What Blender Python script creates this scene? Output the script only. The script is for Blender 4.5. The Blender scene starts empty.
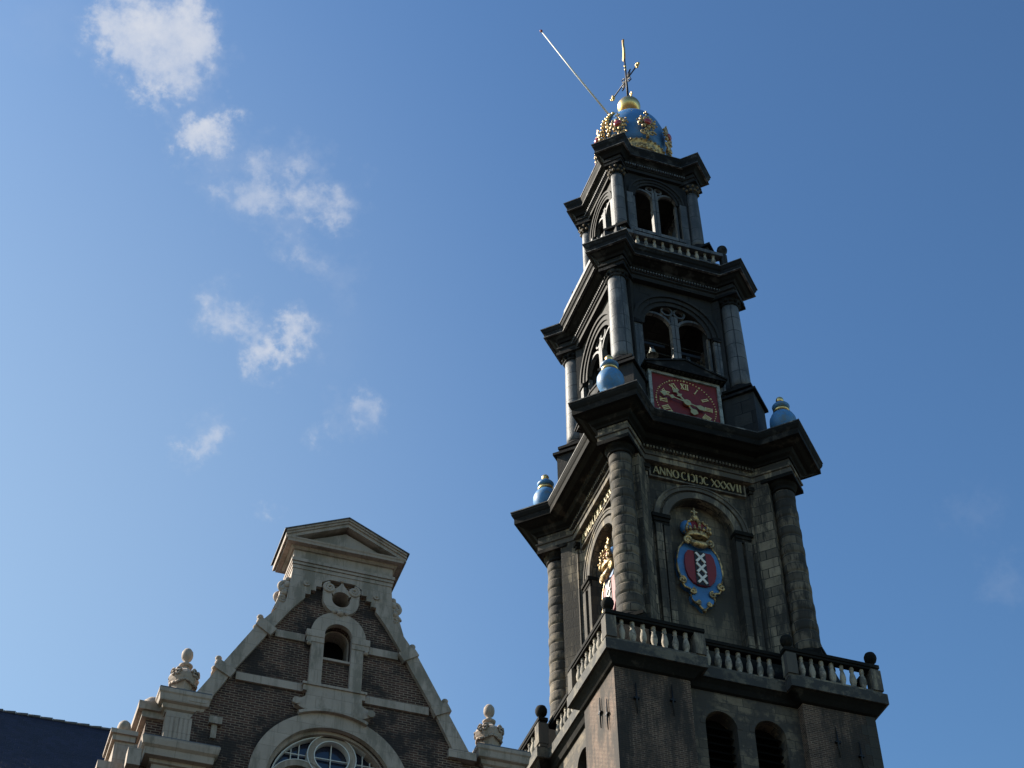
import bpy, math, random
from mathutils import Matrix, Vector
R = math.radians
S2 = 2 ** -.5
scene = bpy.context.scene
C = scene.collection
rnd = random.Random(7)

# ------------------------------------------------------------ camera
CX, CY, CZ, YAW, PIT, ROLL, FPX = -25.0725, -51.3174, 1.6, 0.342329, 0.784141, -0.013696, 1788.51
fw = Vector((math.sin(YAW)*math.cos(PIT), math.cos(YAW)*math.cos(PIT), math.sin(PIT)))
rt = Vector((math.cos(YAW), -math.sin(YAW), 0)); up = rt.cross(fw)
cr = rt*math.cos(ROLL) + up*math.sin(ROLL); cu = up*math.cos(ROLL) - rt*math.sin(ROLL)
cd = bpy.data.cameras.new('camera'); cam = bpy.data.objects.new('camera', cd); C.objects.link(cam)
m3 = Matrix((cr, cu, -fw)).transposed()
cam.matrix_world = Matrix.Translation((CX, CY, CZ)) @ m3.to_4x4()
cd.sensor_width = 36; cd.sensor_fit = 'HORIZONTAL'; cd.lens = FPX/1024*36
cd.clip_start = .1; cd.clip_end = 6000
scene.camera = cam

# ------------------------------------------------------------ light
SUN_EL, SUN_AZ = R(38), R(144)          # azimuth measured counter-clockwise from +x
sdir = Vector((math.cos(SUN_AZ)*math.cos(SUN_EL), math.sin(SUN_AZ)*math.cos(SUN_EL), math.sin(SUN_EL)))
ld = bpy.data.lights.new('sun', 'SUN'); ld.energy = 5.0; ld.angle = R(.5); ld.color = (1, .90, .76)
lo = bpy.data.objects.new('sun', ld); C.objects.link(lo); lo.rotation_euler = sdir.to_track_quat('Z', 'Y').to_euler()
w = bpy.data.worlds.new('World'); scene.world = w; w.use_nodes = True
nt = w.node_tree; nt.nodes.clear()
def N(t, ty, **k):
    n = t.nodes.new(ty)
    for a, b in k.items():
        if a.startswith('i_'):
            key = a[2:]; key = int(key) if key.isdigit() else key.replace('_', ' ')
            n.inputs[key].default_value = b
        else: setattr(n, a, b)
    return n
def L(t, a, b): t.links.new(a, b)
def math_(t, op, a, b=None, clamp=False):
    n = t.nodes.new('ShaderNodeMath'); n.operation = op; n.use_clamp = clamp
    for i, v in enumerate((a, b)):
        if v is None: continue
        if isinstance(v, (int, float)): n.inputs[i].default_value = v
        else: L(t, v, n.inputs[i])
    return n.outputs[0]
sky = N(nt, 'ShaderNodeTexSky', sky_type='NISHITA', sun_disc=False, sun_elevation=SUN_EL,
        sun_rotation=R(90) - SUN_AZ, altitude=0, air_density=1.5, dust_density=1.0, ozone_density=2.0)
# a thin broken cloud layer: soft-edged patches of the sky, each at its own bearing and height
tc = N(nt, 'ShaderNodeTexCoord')
def dirpx(px, py):
    return (fw + cr*((px-512)/FPX) - cu*((py-384)/FPX)).normalized()
patches = [(146,26,46,1),(186,46,44,1),(106,32,28,.75),(160,80,29,.92),(196,20,36,.85),(128,48,26,.6),(200,128,35,.98),(194,150,26,.75),(214,118,20,.6),
 (232,192,36,.62),(270,197,36,.68),(310,200,34,.66),(340,206,30,.6),(262,160,28,.42),(305,162,24,.36),(292,250,26,.5),(318,266,24,.42),(345,285,24,.22),
 (226,314,30,.5),(246,328,26,.5),(292,335,24,.72),(280,348,22,.6),(264,362,24,.62),(214,428,28,.62),(186,458,20,.55),(200,446,24,.4),(366,415,28,.55),(322,425,20,.5),
 (330,400,20,.32),(266,516,17,.45),(975,512,30,.16),(1005,580,30,.24),(50,15,50,.15),(330,330,60,.10)]
nz = N(nt, 'ShaderNodeTexNoise', i_Scale=28, i_Detail=9, i_Roughness=.62); L(nt, tc.outputs['Generated'], nz.inputs['Vector'])
nz2 = N(nt, 'ShaderNodeTexNoise', i_Scale=80, i_Detail=7, i_Roughness=.6); L(nt, tc.outputs['Generated'], nz2.inputs['Vector'])
off = N(nt, 'ShaderNodeVectorMath', operation='SUBTRACT'); L(nt, nz.outputs['Color'], off.inputs[0]); off.inputs[1].default_value = (.5, .5, .5)
nz3 = N(nt, 'ShaderNodeTexNoise', i_Scale=110, i_Detail=6, i_Roughness=.6); L(nt, tc.outputs['Generated'], nz3.inputs['Vector'])
of3 = N(nt, 'ShaderNodeVectorMath', operation='SUBTRACT'); L(nt, nz3.outputs['Color'], of3.inputs[0]); of3.inputs[1].default_value = (.5,.5,.5)
sc3 = N(nt, 'ShaderNodeVectorMath', operation='SCALE', i_Scale=.022); L(nt, of3.outputs[0], sc3.inputs[0])
sc_ = N(nt, 'ShaderNodeVectorMath', operation='SCALE', i_Scale=.06); L(nt, off.outputs[0], sc_.inputs[0])
wv0 = N(nt, 'ShaderNodeVectorMath', operation='ADD'); L(nt, tc.outputs['Generated'], wv0.inputs[0]); L(nt, sc_.outputs[0], wv0.inputs[1])
wv = N(nt, 'ShaderNodeVectorMath', operation='ADD'); L(nt, wv0.outputs[0], wv.inputs[0]); L(nt, sc3.outputs[0], wv.inputs[1])
acc = None
for px, py, r, dn in patches:
    d = N(nt, 'ShaderNodeVectorMath', operation='DISTANCE'); L(nt, wv.outputs[0], d.inputs[0]); d.inputs[1].default_value = dirpx(px, py)
    mr = N(nt, 'ShaderNodeMapRange', interpolation_type='SMOOTHSTEP'); L(nt, d.outputs['Value'], mr.inputs[0])
    mr.inputs[1].default_value = 0; mr.inputs[2].default_value = r*1.34/1850; mr.inputs[3].default_value = dn; mr.inputs[4].default_value = 0
    acc = mr.outputs[0] if acc is None else math_(nt, 'MAXIMUM', math_(nt, 'MULTIPLY', acc, 1.0), mr.outputs[0]) if False else math_(nt, 'SUBTRACT', math_(nt, 'ADD', acc, mr.outputs[0]), math_(nt, 'MULTIPLY', acc, mr.outputs[0]))
t1 = math_(nt, 'MULTIPLY', math_(nt, 'SUBTRACT', nz2.outputs['Fac'], .5), .7)
t2 = math_(nt, 'MULTIPLY', math_(nt, 'SUBTRACT', nz.outputs['Fac'], .5), 1.3)
xx = math_(nt, 'ADD', math_(nt, 'ADD', t1, t2), math_(nt, 'SUBTRACT', math_(nt, 'MULTIPLY', acc, 1.4), .38))
s1_ = N(nt, 'ShaderNodeMapRange', interpolation_type='SMOOTHSTEP'); L(nt, xx, s1_.inputs[0]); s1_.inputs[1].default_value = -.30; s1_.inputs[2].default_value = 1.35
s2_ = N(nt, 'ShaderNodeMapRange', interpolation_type='SMOOTHSTEP'); L(nt, acc, s2_.inputs[0]); s2_.inputs[2].default_value = .3
halo = math_(nt, 'MULTIPLY', math_(nt, 'POWER', acc, 1.25), math_(nt, 'MULTIPLY', nz.outputs['Fac'], .85))
dens = math_(nt, 'MULTIPLY', math_(nt, 'MAXIMUM', math_(nt, 'MULTIPLY', s1_.outputs[0], s2_.outputs[0]), halo), .94, True)
k1 = N(nt, 'ShaderNodeVectorMath', operation='SCALE', i_Scale=.15); L(nt, sky.outputs[0], k1.inputs[0])
gm = N(nt, 'ShaderNodeGamma', i_Gamma=1.6); L(nt, k1.outputs[0], gm.inputs[0])
k2 = N(nt, 'ShaderNodeVectorMath', operation='MULTIPLY'); k2.inputs[1].default_value = (11.9, 13.25, 13.0); L(nt, gm.outputs[0], k2.inputs[0])
vd = N(nt, 'ShaderNodeVectorMath', operation='DISTANCE'); L(nt, tc.outputs['Generated'], vd.inputs[0]); vd.inputs[1].default_value = dirpx(-150, 620)
vr = N(nt, 'ShaderNodeMapRange', interpolation_type='SMOOTHSTEP'); L(nt, vd.outputs['Value'], vr.inputs[0]); vr.inputs[2].default_value = .5; vr.inputs[3].default_value = .30; vr.inputs[4].default_value = 0
veil = N(nt, 'ShaderNodeMix', data_type='RGBA'); L(nt, vr.outputs[0], veil.inputs[0]); L(nt, k2.outputs[0], veil.inputs[6]); veil.inputs[7].default_value = (6.3, 7.3, 6.9, 1)
mx = N(nt, 'ShaderNodeMix', data_type='RGBA'); L(nt, dens, mx.inputs[0]); L(nt, veil.outputs[2], mx.inputs[6])
mx.inputs[7].default_value = (7.0, 7.3, 8.0, 1)
bg = N(nt, 'ShaderNodeBackground', i_Strength=.0525); L(nt, mx.outputs[2], bg.inputs[0])
wo = N(nt, 'ShaderNodeOutputWorld'); L(nt, bg.outputs[0], wo.inputs[0])
vs = scene.view_settings; vs.view_transform = 'Standard'; vs.look = 'None'; vs.exposure = .93; vs.gamma = 1; vs.use_curve_mapping = False

# ------------------------------------------------------------ materials
def mat(name, col=(.5,.5,.5), rough=.7, metal=0, spec=.4, var=.25, vscale=1.5, dirt=None, dirt_amt=.0, dirt_scale=.8, streak=0,
        brick=None, bump=.3, fine=14., coat=0):
    """brick = (width, row, mortar, colour2, mortar colour, offset)"""
    m = bpy.data.materials.new(name); m.use_nodes = True; t = m.node_tree; bs = t.nodes['Principled BSDF']
    bs.inputs['Roughness'].default_value = rough; bs.inputs['Metallic'].default_value = metal
    bs.inputs['Specular IOR Level'].default_value = spec; bs.inputs['Coat Weight'].default_value = coat
    tc = N(t, 'ShaderNodeTexCoord'); geo = N(t, 'ShaderNodeNewGeometry')
    n1 = N(t, 'ShaderNodeTexNoise', i_Scale=vscale, i_Detail=6, i_Roughness=.65); L(t, geo.outputs['Position'], n1.inputs['Vector'])
    nf = N(t, 'ShaderNodeTexNoise', i_Scale=fine, i_Detail=4, i_Roughness=.7); L(t, geo.outputs['Position'], nf.inputs['Vector'])
    hts = nf.outputs['Fac']
    if brick:
        bw, rh, mo, c2, mc, of = brick
        b = N(t, 'ShaderNodeTexBrick', offset=of, squash=1); L(t, tc.outputs['UV'], b.inputs['Vector'])
        b.inputs['Color1'].default_value = (*col, 1); b.inputs['Color2'].default_value = (*c2, 1); b.inputs['Mortar'].default_value = (*mc, 1)
        b.inputs['Scale'].default_value = 1; b.inputs['Mortar Size'].default_value = mo; b.inputs['Mortar Smooth'].default_value = .2
        b.inputs['Bias'].default_value = 0; b.inputs['Brick Width'].default_value = bw; b.inputs['Row Height'].default_value = rh
        base = b.outputs['Color']
        hts = math_(t, 'ADD', math_(t, 'MULTIPLY', b.outputs['Fac'], -1.3), nf.outputs['Fac'])
    else:
        rgb = N(t, 'ShaderNodeRGB'); rgb.outputs[0].default_value = (*col, 1); base = rgb.outputs[0]
    # tonal variation
    k = math_(t, 'ADD', math_(t, 'MULTIPLY', math_(t, 'SUBTRACT', n1.outputs['Fac'], .5), var*4), 1)
    k = math_(t, 'MULTIPLY', k, math_(t, 'ADD', math_(t, 'MULTIPLY', math_(t, 'SUBTRACT', nf.outputs['Fac'], .5), var*2), 1))
    k = math_(t, 'MAXIMUM', k, .15)
    vm = N(t, 'ShaderNodeVectorMath', operation='SCALE'); L(t, base, vm.inputs[0]); L(t, k, vm.inputs['Scale'])
    out = vm.outputs[0]
    if dirt:
        mp = N(t, 'ShaderNodeMapping'); mp.inputs['Scale'].default_value = (1, 1, .28 if streak else 1); L(t, geo.outputs['Position'], mp.inputs['Vector'])
        nd = N(t, 'ShaderNodeTexNoise', i_Scale=dirt_scale, i_Detail=8, i_Roughness=.7); L(t, mp.outputs[0], nd.inputs['Vector'])
        mr = N(t, 'ShaderNodeMapRange', interpolation_type='SMOOTHSTEP'); L(t, nd.outputs['Fac'], mr.inputs[0])
        c0 = .62 - dirt_amt*.4
        mr.inputs[1].default_value = c0 - .06; mr.inputs[2].default_value = c0 + .06; mr.inputs[3].default_value = 0; mr.inputs[4].default_value = .9
        mxx = N(t, 'ShaderNodeMix', data_type='RGBA'); L(t, mr.outputs[0], mxx.inputs[0]); L(t, out, mxx.inputs[6]); mxx.inputs[7].default_value = (*dirt, 1)
        out = mxx.outputs[2]
        if streak:
            mp2 = N(t, 'ShaderNodeMapping'); mp2.inputs['Scale'].default_value = (3.2, 3.2, .22); L(t, geo.outputs['Position'], mp2.inputs['Vector'])
            ns = N(t, 'ShaderNodeTexNoise', i_Scale=1.6, i_Detail=6, i_Roughness=.75); L(t, mp2.outputs[0], ns.inputs['Vector'])
            m2 = N(t, 'ShaderNodeMapRange', interpolation_type='SMOOTHSTEP'); L(t, ns.outputs['Fac'], m2.inputs[0]); m2.inputs[1].default_value = .5; m2.inputs[2].default_value = .66; m2.inputs[4].default_value = streak*.6
            m3 = N(t, 'ShaderNodeMix', data_type='RGBA'); L(t, m2.outputs[0], m3.inputs[0]); L(t, out, m3.inputs[6]); m3.inputs[7].default_value = (*dirt, 1)
            out = m3.outputs[2]
    L(t, out, bs.inputs['Base Color'])
    if bump:
        bp = N(t, 'ShaderNodeBump', i_Strength=bump, i_Distance=.03); L(t, hts, bp.inputs['Height']); L(t, bp.outputs[0], bs.inputs['Normal'])
    return m
M = {}
M['brick_tower'] = mat('tower_brick', (.045,.023,.016), .85, brick=(.24,.08,.013,(.115,.064,.043),(.20,.15,.11),.5), var=.42, dirt=(.022,.018,.015), dirt_amt=.28, dirt_scale=.5, streak=1)
M['brick_gable'] = mat('gable_brick', (.032,.014,.011), .85, brick=(.22,.072,.011,(.085,.037,.026),(.20,.15,.11),.5), var=.38, dirt=(.02,.015,.013), dirt_amt=.2, dirt_scale=.7)
M['stone'] = mat('weathered_sandstone', (.27,.22,.155), .85, brick=(.92,.46,.018,(.09,.075,.056),(.016,.015,.013),.5), var=.25, dirt=(.028,.026,.023), dirt_amt=.32, dirt_scale=.9, streak=1)
M['stone_col'] = mat('column_sandstone', (.19,.153,.108), .85, brick=(1.3,.47,.015,(.04,.034,.027),(.008,.008,.007),.5), var=.2, dirt=(.022,.02,.017), dirt_amt=.26, dirt_scale=1.8, streak=.8)
M['stone_pale'] = mat('rubbed_sandstone', (.27,.225,.16), .85, var=.3, dirt=(.06,.055,.05), dirt_amt=.45, dirt_scale=1.6, streak=1)
M['soot'] = mat('sooty_stone', (.011,.0105,.0095), .85, spec=.12, var=.35, dirt=(.05,.043,.035), dirt_amt=.06, dirt_scale=.9)
M['soot_lead'] = mat('blackened_lead_work', (.008,.008,.0085), .75, var=.4, spec=.15, dirt=(.045,.045,.045), dirt_amt=.10, dirt_scale=1.2)
M['lead'] = mat('lead_sheet', (.15,.152,.155), .55, spec=.3, metal=.1, brick=(.95,.86,.022,(.09,.092,.095),(.010,.010,.011),.0), var=.22, dirt=(.05,.055,.06), dirt_amt=.22, dirt_scale=1.4, streak=1, bump=.5)
M['lead_dark'] = mat('dark_lead_sheet', (.034,.033,.031), .7, spec=.2, metal=.0, brick=(.8,.7,.02,(.012,.012,.012),(.003,.003,.003),.5), var=.35, dirt=(.02,.02,.02), dirt_amt=.3, dirt_scale=1.3, streak=1)
M['slab'] = mat('dark_slab_stone', (.12,.105,.08), .8, var=.3, dirt=(.03,.03,.03), dirt_amt=.35, dirt_scale=1.2)
M['baluster'] = mat('baluster_stone', (.34,.30,.24), .8, var=.25, dirt=(.10,.095,.085), dirt_amt=.25, dirt_scale=2.5)
M['lime'] = mat('grey_painted_limestone', (.385,.315,.265), .8, var=.10, vscale=2.2, brick=(.95,.42,.006,(.34,.278,.232),(.21,.172,.14),.5), dirt=(.20,.17,.135), dirt_amt=.16, dirt_scale=1.6, streak=1, bump=.15)
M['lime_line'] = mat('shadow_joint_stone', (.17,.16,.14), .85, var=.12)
M['blue'] = mat('blue_paint', (.05,.175,.40), .5, var=.25, dirt=(.10,.20,.36), dirt_amt=.1, dirt_scale=2, bump=.08, spec=.45)
M['blue_urn'] = mat('faded_blue_paint', (.06,.20,.42), .5, var=.22, dirt=(.10,.17,.24), dirt_amt=.2, dirt_scale=2.2, bump=.1)
M['gold'] = mat('gilding', (.72,.50,.21), .34, metal=1, var=.12, vscale=4, bump=.25)
M['gold_old'] = mat('worn_gilding', (.68,.48,.22), .4, metal=.45, var=.25, vscale=5, dirt=(.14,.11,.07), dirt_amt=.3, dirt_scale=5, bump=.4)
M['ochre'] = mat('ochre_stained_carving', (.10,.072,.04), .7, var=.3, vscale=4)
M['niche'] = mat('brown_niche_stone', (.19,.155,.11), .85, brick=(.8,.42,.01,(.13,.107,.078),(.04,.035,.03),.5), var=.22, dirt=(.05,.047,.04), dirt_amt=.3, dirt_scale=.9, streak=1)
M['rubble'] = mat('patched_recess_stone', (.17,.135,.095), .85, brick=(.62,.34,.012,(.08,.066,.05),(.035,.03,.025),.37), var=.3, dirt=(.045,.04,.036), dirt_amt=.35, dirt_scale=1.2)
M['gold_letter'] = mat('tarnished_letter_gilding', (.34,.28,.15), .55, metal=.1, var=.3, vscale=5)
M['gold_paint'] = mat('gold_paint', (.72,.60,.30), .45, metal=.2, var=.15, vscale=4)
M['red'] = mat('red_clock_paint', (.15,.013,.015), .55, var=.25, bump=.08)
M['red_dark'] = mat('red_shield_paint', (.20,.022,.025), .5, var=.12, bump=.08)
M['black'] = mat('black_paint', (.012,.012,.013), .5, var=.1, bump=.08)
M['white'] = mat('white_paint', (.72,.70,.64), .5, var=.08, bump=.08)
M['frame'] = mat('pale_clock_frame_paint', (.30,.33,.32), .6, var=.15, dirt=(.12,.13,.12), dirt_amt=.25, dirt_scale=3)
M['jewel'] = mat('red_jewel', (.32,.02,.02), .2, var=.05, bump=0, coat=.6)
M['iron'] = mat('black_iron', (.015,.015,.017), .5, metal=.5, var=.2)
M['dark'] = mat('dark_timber', (.004,.004,.004), .95, spec=.05, var=.2)
M['bronze'] = mat('bell_bronze', (.30,.33,.30), .5, metal=.6, var=.25, vscale=4)
M['slate'] = mat('blue_glazed_slate', (.007,.007,.016), .6, brick=(.28,.17,.012,(.014,.014,.034),(.004,.004,.010),.5), var=.18, spec=.25, bump=.6)
M['flashing'] = mat('weathered_lead_edge', (.20,.195,.18), .6, metal=.1, var=.4, vscale=3, spec=.3, dirt=(.03,.03,.03), dirt_amt=.42, dirt_scale=2.6)
M['roof_lead'] = mat('roof_lead', (.10,.10,.11), .5, metal=.2, var=.2)
M['glass'] = mat('dark_window_glass', (.012,.018,.045), .08, var=.05, spec=.8, bump=0)
M['muntin'] = mat('white_window_paint', (.6,.6,.58), .5, var=.05, bump=.05)
M['ground'] = mat('clinker_paving', (.05,.043,.038), .9, var=.15, vscale=.5, brick=(.2,.1,.008,(.04,.034,.03),(.03,.028,.025),.5))
M['pole'] = mat('white_pole_paint', (.62,.60,.54), .5, var=.05, bump=0)

# ------------------------------------------------------------ mesh helper
class MB:
    def __init__(s, xf=None): s.v = []; s.f = []; s.uv = []; s.sm = []; s.xf = xf or Matrix()
    def add(s, vs, fs, uvs=None, smooth=False):
        b = len(s.v); s.v += [s.xf @ Vector(p) for p in vs]
        for i, f in enumerate(fs):
            s.f.append([b+j for j in f]); s.uv.append(uvs[i] if uvs else None); s.sm.append(smooth)
        return s
    def box(s, x0, x1, y0, y1, z0, z1, bev=0):
        vs = [(x, y, z) for z in (z0, z1) for y in (y0, y1) for x in (x0, x1)]
        return s.add(vs, [(0,2,3,1),(4,5,7,6),(0,1,5,4),(1,3,7,5),(3,2,6,7),(2,0,4,6)])
    def loft(s, loops, cap=(1,1), closed=True, smooth=False):
        n = len(loops[0]); vs = [p for l in loops for p in l]; fs = []
        for i in range(len(loops)-1):
            for j in range(n if closed else n-1):
                k = (j+1) % n; fs.append((i*n+j, i*n+k, (i+1)*n+k, (i+1)*n+j))
        s.add(vs, fs, smooth=smooth)
        b = len(s.v) - len(vs)
        if cap[0]: s.f.append([b+j for j in range(n)][::-1]); s.uv.append(None); s.sm.append(False)
        if cap[1]: s.f.append([b+(len(loops)-1)*n+j for j in range(n)]); s.uv.append(None); s.sm.append(False)
        return s
    def poly(s, pts, y0, y1):                      # outline in x,z pushed through y
        a = sum(pts[i][0]*pts[(i+1) % len(pts)][1] - pts[(i+1) % len(pts)][0]*pts[i][1] for i in range(len(pts)))
        if a < 0: pts = pts[::-1]
        return s.loft([[(x, y1, z) for x, z in pts], [(x, y0, z) for x, z in pts]], smooth=False)
    def lathe(s, prof, n=20, c=(0,0,0), smooth=True, ax='z', sy=1, cap=True):
        vs = []; fs = []; uvs = []
        rr = max(p[0] for p in prof)
        for r, z in prof:
            for j in range(n):
                a = 2*math.pi*j/n; x, y = r*math.cos(a), r*math.sin(a)*sy
                p = (x, y, z) if ax == 'z' else ((x, -z, y) if ax == 'y' else (z, x, y))
                vs.append((p[0]+c[0], p[1]+c[1], p[2]+c[2]))
        for i in range(len(prof)-1):
            for j in range(n):
                k = (j+1) % n; fs.append((i*n+j, i*n+k, (i+1)*n+k, (i+1)*n+j))
                u0, u1 = rr*2*math.pi*j/n, rr*2*math.pi*(j+1)/n; z0, z1 = prof[i][1]+c[2], prof[i+1][1]+c[2]
                uvs.append([(u0, z0), (u1, z0), (u1, z1), (u0, z1)])
        s.add(vs, fs, uvs, smooth)
        if cap:
            b = len(s.v) - len(vs)
            if prof[0][0] > 1e-4: s.f.append([b+j for j in range(n)][::-1]); s.uv.append(None); s.sm.append(False)
            if prof[-1][0] > 1e-4: s.f.append([b+(len(prof)-1)*n+j for j in range(n)]); s.uv.append(None); s.sm.append(False)
        return s
    def ball(s, c, r, n=14, sz=1, sx=1, sy=1):
        prof = [(max(r*math.sin(math.pi*i/(n//2+2)), 1e-5), -r*sz*math.cos(math.pi*i/(n//2+2))) for i in range(n//2+3)]
        o = s.xf; s.xf = o @ Matrix.Translation(c) @ Matrix.Diagonal((sx, sy, 1, 1)); s.lathe(prof, n); s.xf = o; return s
    def tube(s, pts, r, n=8, cap=True):
        pts = [Vector(p) for p in pts]; rs = r if isinstance(r, (list, tuple)) else [r]*len(pts); loops = []
        ref = Vector((0,0,1)) if abs((pts[-1]-pts[0]).normalized().z) < .9 else Vector((0,1,0))
        for i, p in enumerate(pts):
            t = (pts[min(i+1, len(pts)-1)] - pts[max(i-1, 0)]).normalized()
            a = t.cross(ref)
            if a.length < .05: a = t.cross(Vector((1,0,0)))
            a.normalize(); b = t.cross(a)
            loops.append([tuple(p + (a*math.cos(2*math.pi*j/n) - b*math.sin(2*math.pi*j/n))*rs[i]) for j in range(n)])
        return s.loft(loops, (cap, cap), smooth=True)
    def arch(s, cx, zc, r0, r1, y0, y1, a0=0, a1=180, n=24):   # ring sector facing -y
        loops = []
        for i in range(n+1):
            a = R(a0 + (a1-a0)*i/n); c_, s_ = math.cos(a), math.sin(a)
            loops.append([(cx+r0*c_, y0, zc+r0*s_), (cx+r1*c_, y0, zc+r1*s_), (cx+r1*c_, y1, zc+r1*s_), (cx+r0*c_, y1, zc+r0*s_)])
        full = abs(a1-a0) >= 360
        return s.loft(loops, (not full, not full))
    def bar(s, a, b, wd, y0, y1):                  # flat bar in the x,z plane
        a, b = Vector(a), Vector(b); d = (b-a).normalized(); nrm = Vector((-d.y, d.x))*wd/2
        return s.poly([tuple(a+nrm), tuple(a-nrm), tuple(b-nrm), tuple(b+nrm)], y0, y1)
    def scroll(s, cx, zc, r, turns, y, rt_, flip=1, start=0, n=40):
        pts = []
        for i in range(n):
            f = i/(n-1); a = start + flip*f*turns*2*math.pi; q = r*(1-.85*f)
            pts.append((cx+q*math.cos(a), y, zc+q*math.sin(a)))
        return s.tube(pts, rt_, 6)
    def wall(s, x0, x1, z0, z1, y0, y1, holes):    # wall with round-headed openings (cx, half width, bottom, spring)
        x = x0
        for cx, hw, zb, zs in sorted(holes):
            s.box(x, cx-hw, y0, y1, z0, z1)
            if zb > z0: s.box(cx-hw, cx+hw, y0, y1, z0, zb)
            n = 16; arc = [(cx+hw*math.cos(math.pi*i/n), zs+hw*math.sin(math.pi*i/n)) for i in range(n+1)]
            for i in range(n):
                (xa, za), (xb, zb_) = arc[i], arc[i+1]
                s.poly([(xa, za), (xa, z1), (xb, z1), (xb, zb_)], y0, y1)
            x = cx+hw
        s.box(x, x1, y0, y1, z0, z1); return s
    def cut(s): s.marks = getattr(s, 'marks', [0]) + [len(s.f)]
    def pieces(s, name, m, parent=None, **k):      # every piece between two cuts becomes an object of its own
        out = []; mk = s.marks + ([len(s.f)] if len(s.f) > s.marks[-1] else [])
        for a, b_ in zip(mk, mk[1:]):
            q = MB(); idx = sorted({i for f in s.f[a:b_] for i in f}); mp = {v: i for i, v in enumerate(idx)}
            q.v = [s.v[i] for i in idx]; q.f = [[mp[i] for i in f] for f in s.f[a:b_]]; q.uv = s.uv[a:b_]; q.sm = s.sm[a:b_]
            out.append(q.build(name, m, parent, **k))
        return out
    def build(s, name, m, parent=None, loc=None, rot=0):
        if hasattr(s, 'marks'): return s.pieces(name, m, parent, loc=loc, rot=rot)[0]
        me = bpy.data.meshes.new(name); me.from_pydata([tuple(p) for p in s.v], [], s.f)
        ul = me.uv_layers.new(name='UVMap').data
        for p, uv in zip(me.polygons, s.uv):
            p.use_smooth = s.sm[p.index] if p.index < len(s.sm) else False
            nn = p.normal
            if uv is None:
                if abs(nn.z) > .75: t, b = Vector((1,0,0)), Vector((0,1,0))
                else:
                    t = Vector((-nn.y, nn.x, 0)).normalized(); b = Vector((0,0,1))
                for li in p.loop_indices:
                    co = me.vertices[me.loops[li].vertex_index].co; ul[li].uv = (co.dot(t), co.dot(b))
            else:
                for li, q in zip(p.loop_indices, uv): ul[li].uv = q
        me.materials.append(m); me.update()
        o = bpy.data.objects.new(name, me); C.objects.link(o)
        if parent: o.parent = parent
        if loc: o.location = loc
        if rot: o.rotation_euler.z = rot
        return o
def thing(name, label, cat, loc=(0,0,0), group=None):
    o = bpy.data.objects.new(name, None); C.objects.link(o); o.location = loc; o['label'] = label; o['category'] = cat
    if group: o['group'] = group
    return o
def tag(o, label, cat, group=None):
    o['label'] = label; o['category'] = cat
    if group: o['group'] = group
    return o
def empty(name, parent, loc=(0,0,0)):
    o = bpy.data.objects.new(name, None); C.objects.link(o); o.parent = parent; o.location = loc; return o
def copy_tree(o, parent, loc=None, rot=None):
    c = o.copy(); C.objects.link(c); c.parent = parent
    if loc is not None: c.location = loc
    if rot is not None: c.rotation_euler.z = rot
    for ch in o.children: copy_tree(ch, c)
    return c
def rotz(a): return Matrix.Rotation(a, 4, 'Z')
SIDES = [0, -math.pi/2, math.pi/2, math.pi]        # north face, east face, west, south

# ------------------------------------------------------------ ground
g = MB().box(-2500, 2500, -2500, 2500, -.5, 0).build('ground', M['ground']); g['kind'] = 'structure'

# ============================================================ TOWER
T = thing('church_tower', 'tall dark church tower with columned stages, red clock faces and a blue crown', 'tower')
def plan(d, wd, e, z):
    out = []
    for k in range(4):
        a = R(225 + 90*k); u = Vector((math.cos(a), math.sin(a))); v = Vector((-u.y, u.x))
        for dd, sg in ((e/S2 - wd, -1), (d, -1), (d, 1), (e/S2 - wd, 1)):
            p = u*dd + v*wd*sg; out.append((p.x, p.y, z))
    return out
def diagpos(k, d): a = R(225 + 90*k); return (math.cos(a)*d, math.sin(a)*d)
def profile_stack(name, m, rows, parent=T):
    return MB().loft([plan(d, wd, e, z) for z, d, wd, e in rows]).build(name, m, parent)

# --- brick body with four corner bays and recessed stone middle
b = MB()
for k in range(4):
    a = rotz(math.pi/2*k); b.xf = a
    b.box(-5.0, -2.15, -5.0, -2.15, 0, 38.3)
    b.cut()
b.build('brick_base', M['brick_tower'], T)
b = MB()
for s_ in SIDES:
    b.xf = rotz(s_)
    b.wall(-2.16, 2.16, 20, 38.15, -4.62, -4.0, [(-.93, .60, 31.5, 36.75), (.93, .60, 31.5, 36.75)])
    b.box(-2.16, 2.16, -4.62, -4.0, 0, 20)
b.build('stone_recess', M['rubble'], T)
# belfry windows: dark louvred openings
def louvre():
    q = empty('arched_window', T)
    a = MB(); a.box(-.598, .598, -4.03, -3.98, 31.5, 36.75); a.poly([(.598*math.cos(math.pi*i/16), 36.75+.598*math.sin(math.pi*i/16)) for i in range(17)], -4.03, -3.98); a.build('backing', M['dark'], q)
    a = MB()
    for i in range(17):
        z = 31.7+i*.32; hw = .58 if z < 36.75 else math.sqrt(max(.04, .58**2-(z-36.75)**2))
        a.add([(-hw,-4.3,z),(hw,-4.3,z),(hw,-4.06,z+.22),(-hw,-4.06,z+.22),(-hw,-4.3,z+.03),(hw,-4.3,z+.03),(hw,-4.06,z+.25),(-hw,-4.06,z+.25)],
              [(0,3,2,1),(4,5,6,7),(0,1,5,4),(2,3,7,6),(1,2,6,5),(3,0,4,7)])
    a.build('louvre', M['dark'], q)
    a = MB(); a.arch(0, 36.75, .604, .80, -4.635, -4.6)
    a.build('arch_moulding', M['rubble'], q)
    return q
lv = louvre(); lv.location = (-.93, 0, 0)
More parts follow.
